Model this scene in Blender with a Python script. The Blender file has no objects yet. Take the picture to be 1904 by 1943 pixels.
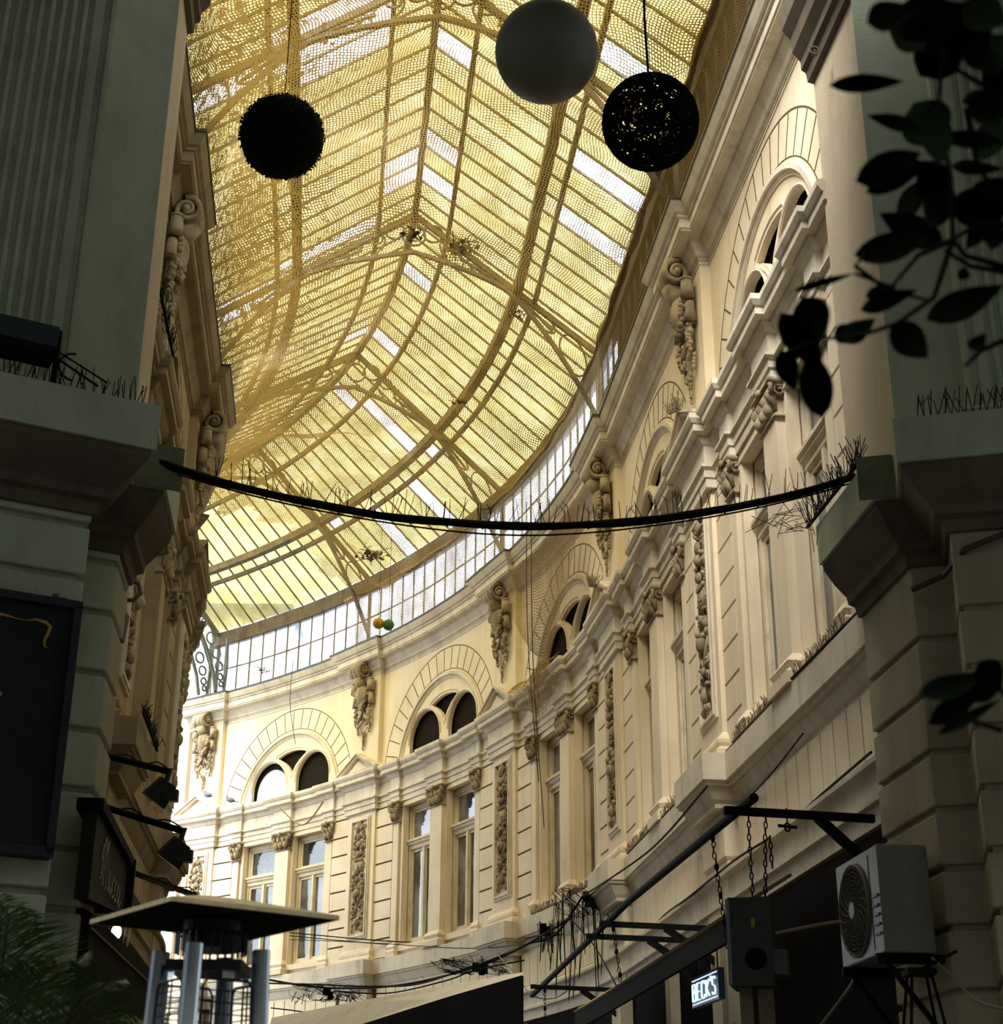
import bpy, math, random
from mathutils import Vector, Matrix
from mathutils.geometry import delaunay_2d_cdt
random.seed(7)
SC = bpy.context.scene
COL = SC.collection
EYE = 1.6                      # eye height; heights named h below are above the eye

# ------------------------------------------------------------------ plan of the passage
AZ = math.radians(-6.163)
U = Vector((math.sin(AZ), math.cos(AZ))); N = Vector((math.cos(AZ), -math.sin(AZ)))
S0, NR, RR, WID = 21.21, 4.2, 22.4, 6.5
CEN = U*S0 + N*(NR-RR); RL = RR-WID
def pr(s, m, h=None):          # right hand side: s along the wall, m out into the passage
    if s <= S0: p = U*s + N*(NR-m)
    else:
        t = (s-S0)/RR; p = CEN + (RR-m)*(N*math.cos(t)+U*math.sin(t))
    return Vector((p.x, p.y, (h if h is not None else 0)+EYE))
def pl(x, m, h=None):          # left hand side: x = -s
    s = -x
    if s <= S0: p = U*s + N*(NR-WID+m)
    else:
        t = (s-S0)/RL; p = CEN + (RL+m)*(N*math.cos(t)+U*math.sin(t))
    return Vector((p.x, p.y, (h if h is not None else 0)+EYE))
def frame(P, x):
    o = P(x, 0, -EYE); a = P(x+.01, 0, -EYE)-P(x-.01, 0, -EYE); a.normalize()
    return Matrix.Translation(o) @ Matrix.Rotation(math.atan2(a.y, a.x), 4, 'Z')

# ------------------------------------------------------------------ tagging
def tag(o, label=None, cat=None, group=None, kind=None):
    if label: o['label'] = label
    if cat: o['category'] = cat
    if group: o['group'] = group
    if kind: o['kind'] = kind
    return o
def empty(name, loc=(0,0,0), rz=0, parent=None):
    o = bpy.data.objects.new(name, None); COL.objects.link(o)
    o.location = loc; o.rotation_euler = (0,0,rz); o.empty_display_size = .1
    if parent: o.parent = parent
    return o

# ------------------------------------------------------------------ mesh builder
class MB:
    def __init__(s): s.v=[]; s.f=[]; s.mi=[]; s.m=0
    def add(s, vs, fs):
        b=len(s.v); s.v+= [tuple(p) for p in vs]; s.f+= [tuple(b+i for i in f) for f in fs]; s.mi+=[s.m]*len(fs)
    def box(s,x0,x1,y0,y1,z0,z1,n=1):
        vs=[];fs=[]
        for i in range(n+1):
            x=x0+(x1-x0)*i/n; vs+=[(x,y0,z0),(x,y1,z0),(x,y1,z1),(x,y0,z1)]
        for i in range(n):
            a=4*i
            for j in range(4): fs.append((a+j,a+(j+1)%4,a+4+(j+1)%4,a+4+j))
        fs+= [(3,2,1,0),(4*n,4*n+1,4*n+2,4*n+3)]
        s.add(vs,fs)
    def run(s,x0,x1,prof,step=.45):     # closed (y,z) profile swept along x
        n=max(1,int(abs(x1-x0)/step)); k=len(prof); vs=[];fs=[]
        for i in range(n+1):
            x=x0+(x1-x0)*i/n; vs+=[(x,y,z) for y,z in prof]
        for i in range(n):
            for j in range(k): fs.append((i*k+j,i*k+(j+1)%k,(i+1)*k+(j+1)%k,(i+1)*k+j))
        fs+= [tuple(range(k)),tuple(n*k+j for j in range(k))]
        s.add(vs,fs)
    def uloft(s,xl,xr,yb,prof):         # mitred moulding round a projecting block; prof = [(e,z)] e = projection past the block face, block face at prof y
        vs=[];fs=[]
        for (y,e,z) in prof:
            vs+=[(xl-e,yb,z),(xl-e,y+e,z),(xr+e,y+e,z),(xr+e,yb,z)]
        for i in range(len(prof)-1):
            for j in range(3): fs.append((4*i+j,4*i+j+1,4*i+5+j,4*i+4+j))
        k=4*(len(prof)-1); fs+=[(3,2,1,0),(k,k+1,k+2,k+3)]
        s.add(vs,fs)
    def prism(s,poly,y0,y1):            # polygon in x,z extruded in y
        k=len(poly); vs=[(x,y0,z) for x,z in poly]+[(x,y1,z) for x,z in poly]
        s.add(vs,[tuple(range(k)),tuple(range(2*k-1,k-1,-1))]+[(i,(i+1)%k,k+(i+1)%k,k+i) for i in range(k)])
    def plate(s,outer,holes,y0,y1,step=.5): # polygon with holes in x,z; front at y1
        V=[];E=[]
        def loop(L):
            b=len(V)
            V.extend([Vector(p) for p in L]); E.extend([(b+i,b+(i+1)%len(L)) for i in range(len(L))])
        def dens(L):
            R=[]
            for i in range(len(L)):
                a,b=L[i],L[(i+1)%len(L)]; d=math.hypot(b[0]-a[0],b[1]-a[1]); n=max(1,int(d/step))
                R+= [(a[0]+(b[0]-a[0])*j/n,a[1]+(b[1]-a[1])*j/n) for j in range(n)]
            return R
        outer=dens(outer); holes=[dens(h) for h in holes]
        loop(outer); [loop(h) for h in holes]
        def inside(p,L):
            c=False
            for i in range(len(L)):
                a,b=L[i],L[i-1]
                if (a[1]>p[1])!=(b[1]>p[1]) and p[0]<(b[0]-a[0])*(p[1]-a[1])/(b[1]-a[1])+a[0]: c=not c
            return c
        x0=min(p[0] for p in outer);x1=max(p[0] for p in outer);z0=min(p[1] for p in outer);z1=max(p[1] for p in outer)
        x=x0+step
        while x<x1-.1:
            z=z0+step
            while z<z1-.1:
                if inside((x,z),outer) and not any(inside((x,z),h) for h in holes): V.append(Vector((x,z)))
                z+=step
            x+=step
        r=delaunay_2d_cdt(V,E,[],0,1e-5); rv=[(p.x,p.y) for p in r[0]]; F=[]
        for t in r[2]:
            c=(sum(rv[i][0] for i in t)/3,sum(rv[i][1] for i in t)/3)
            if inside(c,outer) and not any(inside(c,h) for h in holes): F.append(tuple(t))
        s.add([(a,y1,b) for a,b in rv],F)
        s.add([(a,y0,b) for a,b in rv],F)
        for L in [outer]+holes:
            k=len(L); s.add([(a,y0,b) for a,b in L]+[(a,y1,b) for a,b in L],[(i,(i+1)%k,k+(i+1)%k,k+i) for i in range(k)])
    def tube(s,pts,r,n=6,cap=True,closed=False):
        pts=[Vector(p) for p in pts]; k=len(pts); vs=[];fs=[]
        rr=r if isinstance(r,(list,tuple)) else [r]*k
        up=Vector((0,0,1)); pn=None
        for i,p in enumerate(pts):
            a=pts[(i-1)%k] if (closed or i>0) else p; b=pts[(i+1)%k] if (closed or i<k-1) else p
            t=(b-a); t=t.normalized() if t.length>1e-9 else Vector((0,0,1))
            if pn is None:
                q=t.cross(up)
                if q.length<.1: q=t.cross(Vector((1,0,0)))
                pn=q.normalized()
            else:
                q=pn-t*pn.dot(t); pn=q.normalized() if q.length>1e-6 else pn
            q2=t.cross(pn)
            for j in range(n):
                an=2*math.pi*j/n; vs.append(p+(pn*math.cos(an)+q2*math.sin(an))*rr[i])
        m=k if closed else k-1
        for i in range(m):
            for j in range(n):
                a=i*n;b=((i+1)%k)*n; fs.append((a+j,a+(j+1)%n,b+(j+1)%n,b+j))
        if cap and not closed: fs+=[tuple(range(n)),tuple((k-1)*n+j for j in range(n))]
        s.add(vs,fs)
    def ball(s,c,r,nu=10,nv=7,jit=0):
        if not isinstance(r,(tuple,list)): r=(r,r,r)
        vs=[];fs=[]
        for i in range(nv+1):
            a=math.pi*i/nv
            for j in range(nu):
                b=2*math.pi*j/nu; k=1+random.uniform(-jit,jit)
                vs.append((c[0]+r[0]*k*math.sin(a)*math.cos(b),c[1]+r[1]*k*math.sin(a)*math.sin(b),c[2]+r[2]*k*math.cos(a)))
        for i in range(nv):
            for j in range(nu): fs.append((i*nu+j,i*nu+(j+1)%nu,(i+1)*nu+(j+1)%nu,(i+1)*nu+j))
        s.add(vs,fs)
    def bar(s,a,b,w,d=None,up=(0,0,1)):  # square bar between two points
        a=Vector(a);b=Vector(b);d=d or w;t=(b-a).normalized();u=Vector(up)
        q=t.cross(u)
        if q.length<.05: q=t.cross(Vector((1,0,0)))
        q.normalize();r=q.cross(t).normalized();vs=[]
        for p in (a,b):
            for i,j in ((-1,-1),(1,-1),(1,1),(-1,1)): vs.append(p+q*(i*w/2)+r*(j*d/2))
        s.add(vs,[(3,2,1,0),(4,5,6,7)]+[(i,(i+1)%4,4+(i+1)%4,4+i) for i in range(4)])
    def build(s,name,mat,parent=None,P=None,M=None,smooth=False,dz=True):
        me=bpy.data.meshes.new(name)
        if P: vs=[P(v[0],v[1],v[2]) for v in s.v]     # bent along the wall
        else: vs=s.v
        if M is not None: vs=[M@Vector(v) for v in vs]
        me.from_pydata([tuple(v) for v in vs],[],s.f)
        mats=mat if isinstance(mat,(list,tuple)) else [mat]
        for m in mats: me.materials.append(m)
        if len(mats)>1: me.polygons.foreach_set('material_index',s.mi)
        if smooth: me.polygons.foreach_set('use_smooth',[True]*len(me.polygons))
        import bmesh
        bm=bmesh.new(); bm.from_mesh(me); bmesh.ops.recalc_face_normals(bm,faces=bm.faces); bm.to_mesh(me); bm.free()
        me.update()
        o=bpy.data.objects.new(name,me); COL.objects.link(o)
        if parent: o.parent=parent
        return o
def inst(src,name,M,parent=None,mat=None):
    o=bpy.data.objects.new(name,src.data if hasattr(src,'data') else src); COL.objects.link(o)
    if parent: o.parent=parent
    o.matrix_local=M
    return o
def arc(cx,cz,r,a0,a1,n):
    return [(cx+r*math.cos(math.radians(a0+(a1-a0)*i/n)),cz+r*math.sin(math.radians(a0+(a1-a0)*i/n))) for i in range(n+1)]

# ------------------------------------------------------------------ materials
def mat_base(name):
    m=bpy.data.materials.new(name); m.use_nodes=True; nt=m.node_tree; nt.nodes.clear()
    return m,nt,nt.nodes,nt.links
def simple(name,col,rough=.7,metal=0,emit=None,es=1,noise=0,nscale=8,bump=0,spec=.5):
    m,nt,nd,lk=mat_base(name); out=nd.new('ShaderNodeOutputMaterial'); b=nd.new('ShaderNodeBsdfPrincipled')
    lk.new(b.outputs[0],out.inputs[0]); b.inputs['Base Color'].default_value=(*col,1); b.inputs['Roughness'].default_value=rough; b.inputs['Metallic'].default_value=metal
    b.inputs['Specular IOR Level'].default_value=spec
    if emit: b.inputs['Emission Color'].default_value=(*emit,1); b.inputs['Emission Strength'].default_value=es
    if noise or bump:
        g=nd.new('ShaderNodeNewGeometry'); n=nd.new('ShaderNodeTexNoise'); n.inputs['Scale'].default_value=nscale; n.inputs['Detail'].default_value=6; n.inputs['Roughness'].default_value=.65
        lk.new(g.outputs['Position'],n.inputs['Vector'])
        if noise:
            r=nd.new('ShaderNodeMapRange'); r.inputs[1].default_value=.3; r.inputs[2].default_value=.7; r.inputs[3].default_value=1-noise; r.inputs[4].default_value=1+noise*.5
            lk.new(n.outputs[0],r.inputs[0]); mx=nd.new('ShaderNodeVectorMath'); mx.operation='SCALE'; mx.inputs[0].default_value=col; lk.new(r.outputs[0],mx.inputs['Scale']); lk.new(mx.outputs[0],b.inputs['Base Color'])
        if bump:
            bp=nd.new('ShaderNodeBump'); bp.inputs['Strength'].default_value=bump; bp.inputs['Distance'].default_value=.01; lk.new(n.outputs[0],bp.inputs['Height']); lk.new(bp.outputs[0],b.inputs['Normal'])
    return m
def stucco(name,col,dirt,amount=.5,scale=1.2,streak=.35,speck=.5,bump=.35):
    m,nt,nd,lk=mat_base(name); out=nd.new('ShaderNodeOutputMaterial'); b=nd.new('ShaderNodeBsdfPrincipled'); lk.new(b.outputs[0],out.inputs[0])
    b.inputs['Roughness'].default_value=.9; b.inputs['Specular IOR Level'].default_value=.2
    g=nd.new('ShaderNodeNewGeometry')
    def noise(sc,det,rou,vec=None):
        n=nd.new('ShaderNodeTexNoise'); n.inputs['Scale'].default_value=sc; n.inputs['Detail'].default_value=det; n.inputs['Roughness'].default_value=rou; lk.new(vec or g.outputs['Position'],n.inputs['Vector']); return n.outputs[0]
    def rng(v,a,b_,c,d):
        r=nd.new('ShaderNodeMapRange'); r.inputs[1].default_value=a;r.inputs[2].default_value=b_;r.inputs[3].default_value=c;r.inputs[4].default_value=d; lk.new(v,r.inputs[0]); return r.outputs[0]
    def math2(op,a,b_):
        r=nd.new('ShaderNodeMath'); r.operation=op
        for i,v in enumerate((a,b_)):
            if isinstance(v,(int,float)): r.inputs[i].default_value=v
            else: lk.new(v,r.inputs[i])
        return r.outputs[0]
    st=nd.new('ShaderNodeVectorMath'); st.operation='MULTIPLY'; st.inputs[1].default_value=(1,1,.12); lk.new(g.outputs['Position'],st.inputs[0])
    big=rng(noise(scale,5,.6),.45,.75,0,1); stk=rng(noise(6,4,.6,st.outputs[0]),.5,.75,0,1); sp=rng(noise(22,5,.75),.62,.7,0,1)
    f=math2('MINIMUM',math2('ADD',math2('ADD',math2('MULTIPLY',big,amount),math2('MULTIPLY',stk,streak)),math2('MULTIPLY',sp,speck)),1)
    mx=nd.new('ShaderNodeMix'); mx.data_type='RGBA'; mx.inputs[6].default_value=(*col,1); mx.inputs[7].default_value=(*dirt,1); lk.new(f,mx.inputs[0]); lk.new(mx.outputs[2],b.inputs['Base Color'])
    bp=nd.new('ShaderNodeBump'); bp.inputs['Strength'].default_value=bump; bp.inputs['Distance'].default_value=.008; lk.new(noise(45,4,.7),bp.inputs['Height']); lk.new(bp.outputs[0],b.inputs['Normal'])
    return m
M={}
M['stucco']=stucco('cream_stucco',(.85,.735,.56),(.42,.30,.16),.30,.9,.20,.22)
M['mouldL']=stucco('shaded_left_moulding',(.34,.27,.17),(.12,.09,.05),.5,1.6,.35,.5)  # left mouldings, the shade of that side mixed into the plaster colour
M['ornament']=stucco('weathered_ornament_plaster',(.42,.34,.23),(.05,.035,.02),.85,3.5,.3,.9)
M['stuccoL']=stucco('shaded_left_stucco',(.42,.33,.20),(.18,.13,.07),.45,1.2,.3,.4)  # darker copy of the cream stucco, left side's shade put into the colour
M['mould']=stucco('grimy_moulding_plaster',(.76,.69,.57),(.30,.22,.14),.42,1.6,.35,.45)
M['joint']=simple('dirty_joint_line',(.10,.07,.04),.95)
M['pier']=stucco('green_grey_pier_plaster',(.54,.59,.45),(.26,.26,.18),.35,2.0,.25,.35,bump=.8)
M['pier_side']=stucco('beige_pier_plaster',(.62,.52,.40),(.33,.27,.18),.25,1.5,.3,.3,bump=.5)
M['pier_low']=stucco('brown_grey_pier_plaster',(.47,.43,.31),(.22,.19,.12),.4,1.5,.25,.35,bump=.9)
M['dark_mould']=stucco('dark_moulding_plaster',(.16,.13,.10),(.05,.045,.035),.5,2,.3,.4)
M['moss']=stucco('mossy_plaster',(.21,.23,.14),(.09,.10,.05),.6,6,.2,.8)
M['steel']=simple('old_painted_steel',(.17,.125,.07),.7,noise=.5,nscale=5)
M['greensteel']=simple('green_grey_steel',(.12,.13,.10),.6,noise=.4,nscale=5)
M['beam']=stucco('weathered_beam',(.13,.105,.075),(.035,.026,.02),.7,3,.3,.8)
M['black']=simple('black_painted_metal',(.006,.006,.006),.75,spec=.12)
M['blackmatte']=simple('matte_black',(.006,.006,.006),.9,spec=.1)
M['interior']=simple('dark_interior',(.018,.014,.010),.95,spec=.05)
M['wood']=stucco('cream_window_wood',(.74,.66,.50),(.33,.22,.12),.4,4,.3,.6)
M['ground']=simple('paving_stone',(.07,.06,.05),.8,noise=.4,nscale=2,bump=.3)
M['zinc']=simple('zinc_flashing_dark',(.05,.045,.04),.5)
def glasslike(name,tint,trans,stain,sc=1.5,lo=.35,hi=.75):
    # thin sheet: mostly clear tinted, partly milky; old dirt stays in blotches
    m,nt,nd,lk=mat_base(name); out=nd.new('ShaderNodeOutputMaterial')
    t=nd.new('ShaderNodeBsdfTransparent'); tl=nd.new('ShaderNodeBsdfTranslucent'); mx=nd.new('ShaderNodeMixShader'); mx.inputs[0].default_value=trans
    g=nd.new('ShaderNodeNewGeometry'); n=nd.new('ShaderNodeTexNoise'); n.inputs['Scale'].default_value=sc; n.inputs['Detail'].default_value=7; n.inputs['Roughness'].default_value=.68; lk.new(g.outputs['Position'],n.inputs['Vector'])
    r=nd.new('ShaderNodeMapRange'); r.inputs[1].default_value=lo; r.inputs[2].default_value=hi; lk.new(n.outputs[0],r.inputs[0])
    c=nd.new('ShaderNodeMix'); c.data_type='RGBA'; c.inputs[6].default_value=(*tint,1); c.inputs[7].default_value=(*stain,1); lk.new(r.outputs[0],c.inputs[0])
    lk.new(c.outputs[2],t.inputs[0]); lk.new(c.outputs[2],tl.inputs[0]); lk.new(t.outputs[0],mx.inputs[1]); lk.new(tl.outputs[0],mx.inputs[2]); lk.new(mx.outputs[0],out.inputs[0])
    return m
M['yellow']=glasslike('yellow_translucent_sheet',(.50,.44,.19),.25,(.30,.225,.07),1.6,.36,.72)
M['clear']=glasslike('replaced_clear_sheet',(.95,.97,1.0),.15,(.8,.84,.9))
M['cler']=glasslike('dusty_clear_glass',(.93,.95,1.0),.2,(.55,.55,.55),1.5,.5,.8)
def window_glass():
    m,nt,nd,lk=mat_base('old_window_glass'); out=nd.new('ShaderNodeOutputMaterial'); b=nd.new('ShaderNodeBsdfPrincipled'); lk.new(b.outputs[0],out.inputs[0])
    b.inputs['Roughness'].default_value=.06; b.inputs['Base Color'].default_value=(.05,.055,.065,1); b.inputs['Specular IOR Level'].default_value=.8; b.inputs['IOR'].default_value=1.8
    g=nd.new('ShaderNodeNewGeometry'); n=nd.new('ShaderNodeTexNoise'); n.inputs['Scale'].default_value=1.3; n.inputs['Detail'].default_value=3; lk.new(g.outputs['Position'],n.inputs['Vector'])
    bp=nd.new('ShaderNodeBump'); bp.inputs['Strength'].default_value=.25; bp.inputs['Distance'].default_value=.05; lk.new(n.outputs[0],bp.inputs['Height']); lk.new(bp.outputs[0],b.inputs['Normal'])
    cr=nd.new('ShaderNodeValToRGB'); cr.color_ramp.elements[0].position=.42; cr.color_ramp.elements[0].color=(.02,.025,.035,1); cr.color_ramp.elements[1].position=.62; cr.color_ramp.elements[1].color=(.17,.18,.19,1)
    lk.new(n.outputs[0],cr.inputs[0]); lk.new(cr.outputs[0],b.inputs['Base Color'])
    return m
M['glass']=window_glass()
def net_mat(name,cell,thick,col,clog=.5):
    m,nt,nd,lk=mat_base(name); out=nd.new('ShaderNodeOutputMaterial'); uv=nd.new('ShaderNodeUVMap')
    v=nd.new('ShaderNodeTexVoronoi'); v.feature='DISTANCE_TO_EDGE'; v.voronoi_dimensions='2D'; v.inputs['Scale'].default_value=1/cell; v.inputs['Randomness'].default_value=.35; lk.new(uv.outputs[0],v.inputs['Vector'])
    n=nd.new('ShaderNodeTexNoise'); n.inputs['Scale'].default_value=.9; n.inputs['Detail'].default_value=8; n.inputs['Roughness'].default_value=.72; lk.new(uv.outputs[0],n.inputs['Vector'])
    sx=nd.new('ShaderNodeSeparateXYZ'); lk.new(uv.outputs[0],sx.inputs[0])
    side=nd.new('ShaderNodeMapRange'); side.inputs[1].default_value=3.6; side.inputs[2].default_value=6.6; side.inputs[3].default_value=0; side.inputs[4].default_value=.205; lk.new(sx.outputs[1],side.inputs[0])
    ad=nd.new('ShaderNodeMath'); ad.operation='ADD'; lk.new(n.outputs[0],ad.inputs[0]); lk.new(side.outputs[0],ad.inputs[1])
    r=nd.new('ShaderNodeMapRange'); r.inputs[1].default_value=.40; r.inputs[2].default_value=.80; r.inputs[3].default_value=thick; r.inputs[4].default_value=thick+clog; lk.new(ad.outputs[0],r.inputs[0])
    dr=nd.new('ShaderNodeMapRange'); dr.inputs[1].default_value=1.15; dr.inputs[2].default_value=1.45; dr.inputs[3].default_value=.06; dr.inputs[4].default_value=0; lk.new(sx.outputs[1],dr.inputs[0])
    rr2=nd.new('ShaderNodeMath'); rr2.operation='ADD'; lk.new(r.outputs[0],rr2.inputs[0]); lk.new(dr.outputs[0],rr2.inputs[1]); r=rr2
    lt=nd.new('ShaderNodeMath'); lt.operation='LESS_THAN'; lk.new(v.outputs['Distance'],lt.inputs[0]); lk.new(r.outputs[0],lt.inputs[1])
    n2=nd.new('ShaderNodeTexNoise'); n2.inputs['Scale'].default_value=9; n2.inputs['Detail'].default_value=5; n2.inputs['Roughness'].default_value=.8; lk.new(uv.outputs[0],n2.inputs['Vector'])
    ad2=nd.new('ShaderNodeMath'); ad2.operation='ADD'; lk.new(n2.outputs[0],ad2.inputs[0]); lk.new(side.outputs[0],ad2.inputs[1])
    gt=nd.new('ShaderNodeMath'); gt.operation='GREATER_THAN'; gt.inputs[1].default_value=.71; lk.new(ad2.outputs[0],gt.inputs[0])
    mxx=nd.new('ShaderNodeMath'); mxx.operation='MAXIMUM'; lk.new(lt.outputs[0],mxx.inputs[0]); lk.new(gt.outputs[0],mxx.inputs[1])
    t=nd.new('ShaderNodeBsdfTransparent'); d=nd.new('ShaderNodeBsdfDiffuse'); d.inputs[0].default_value=(*col,1); tl=nd.new('ShaderNodeBsdfTranslucent'); tl.inputs[0].default_value=(*col,1)
    a=nd.new('ShaderNodeMixShader'); a.inputs[0].default_value=.5; lk.new(d.outputs[0],a.inputs[1]); lk.new(tl.outputs[0],a.inputs[2])
    mx=nd.new('ShaderNodeMixShader'); lk.new(mxx.outputs[0],mx.inputs[0]); lk.new(t.outputs[0],mx.inputs[1]); lk.new(a.outputs[0],mx.inputs[2]); lk.new(mx.outputs[0],out.inputs[0])
    return m
M['net']=net_mat('brown_bird_netting',.042,.085,(.30,.215,.10),.20)
M['netfold']=simple('folded_netting',(.36,.26,.13),.95,noise=.6,nscale=14)

# ------------------------------------------------------------------ ornament library (built once, shared meshes)
def spiral(cx,cz,r0,r1,a0,turn,n):
    return [(cx+(r0+(r1-r0)*i/n)*math.cos(a0+turn*i/n),cz+(r0+(r1-r0)*i/n)*math.sin(a0+turn*i/n)) for i in range(n+1)]
LIB={}
def lib(key,mb,mat,smooth=True):
    o=mb.build(key,mat,smooth=smooth); me=o.data; bpy.data.objects.remove(o); LIB[key]=me; return me
def mk_relief():
    b=MB(); rnd=random.Random(3)
    w=.25
    def sc(x,z,r,tr,flip=1,th=.026):
        for sx in (-1,1):
            pts=[(sx*p[0],.035,p[1]) for p in spiral(x,z,r,r*.25,math.pi*.5*flip,flip*tr,14)]
            b.tube(pts,[th*(1-.5*i/14) for i in range(15)],5)
            b.ball((sx*x,.045,z),(r*.42,.03,r*.42),7,5)
    def leaf(x,z,dx,dz,l,wd):
        for sx in (-1,1):
            k=5; pts=[(sx*(x+dx*l*i/k),.03+.03*math.sin(3.1*i/k),z+dz*l*i/k-.02*(i/k)**2) for i in range(k+1)]
            b.tube(pts,[wd*math.sin(.35+2.6*i/k) for i in range(k+1)],5)
    z=1.08
    # top: shell and buds
    b.ball((0,.04,1.12),(.05,.03,.08),8,6)
    for k in range(5): a=math.radians(30+30*k); b.tube([(0,.04,1.0),(.11*math.cos(a),.05,1.0+.13*math.sin(a))],[.02,.03],5)
    leaf(.03,.95,.8,.75,.2,.03); sc(.14,.86,.075,5); b.ball((0,.06,.84),(.06,.045,.075),9,7)
    leaf(.05,.78,.9,-.35,.18,.035); b.ball((0,.06,.68),(.085,.05,.07),9,7); sc(.15,.66,.07,-5,-1)
    leaf(.05,.58,.85,.5,.2,.035); sc(.12,.50,.065,5); b.ball((0,.06,.47),(.07,.055,.07),10,7)
    for k in range(5): b.ball((-.13+.065*k,.05,.36),(.028,.03,.035),6,5)
    # plaque
    b.box(-.15,.15,0,.055,.08,.31); b.box(-.17,.17,0,.04,.06,.085); b.box(-.17,.17,0,.04,.305,.33)
    b.ball((0,.06,.2),(.02,.02,.02),6,5)
    for dx,dz in ((1,0),(-1,0),(0,1),(0,-1)): b.ball((.04*dx,.057,.2+.04*dz),(.012+.016*abs(dx),.01,.012+.016*abs(dz)),6,4)
    leaf(.08,.03,.85,.3,.16,.035); sc(.13,-.05,.08,5)
    b.ball((0,.05,-.04),(.07,.05,.06),9,6); leaf(.16,-.2,.3,.9,.16,.05); b.ball((.19,.05,-.22),(.05,.04,.05),8,6,.1); b.ball((-.19,.05,-.22),(.05,.04,.05),8,6,.1)
    b.ball((0,.07,-.33),(.085,.065,.09),12,8); b.ball((0,.05,-.22),(.05,.04,.04),8,6)
    for sx in (-1,1): b.tube([(sx*.2,.03,-.25),(sx*.14,.05,-.4),(sx*.03,.05,-.55),(0,.04,-.62)],[.02,.03,.028,.02],6)
    sc(.14,-.52,.07,-5,-1); sc(.13,-.68,.085,5.5); leaf(.04,-.62,.9,.4,.2,.03)
    b.ball((0,.05,-.64),(.05,.045,.06),8,6); leaf(.06,-.8,.95,-.1,.18,.035); sc(.1,-.86,.06,-5,-1)
    b.ball((0,.06,-.92),(.08,.055,.09),10,7); b.ball((0,.05,-1.03),(.035,.035,.06),8,6)
    leaf(.1,-1.02,.6,-.6,.14,.025)
    for sx in (-1,1): b.box(sx*.19-.015,sx*.19+.015,0,.04,-1.12,-.88)
    for k in range(60):
        x=rnd.uniform(.05,.235); zz=rnd.uniform(-1.08,1.08)
        if abs(zz-.2)<.15 and x<.18: continue
        for sx in (-1,1): b.ball((sx*x,.025,zz),(rnd.uniform(.015,.035),.03,rnd.uniform(.015,.045)),6,4,.2)
    lib('relief_ornament',b,M['ornament'])
    f=MB()   # frame with moulded edge, inner .56 x 2.34
    for e0,e1,y in ((0,.035,.05),(.035,.075,.03)):
        X0,X1,Z0,Z1=.285+e0,.285+e1,1.17+e0,1.17+e1
        f.box(-X1,-X0,0,y,-Z1,Z1); f.box(X0,X1,0,y,-Z1,Z1); f.box(-X0,X0,0,y,Z0,Z1); f.box(-X0,X0,0,y,-Z1,-Z0)
    lib('panel_frame',f,M['mould'],False)
mk_relief()
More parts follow.
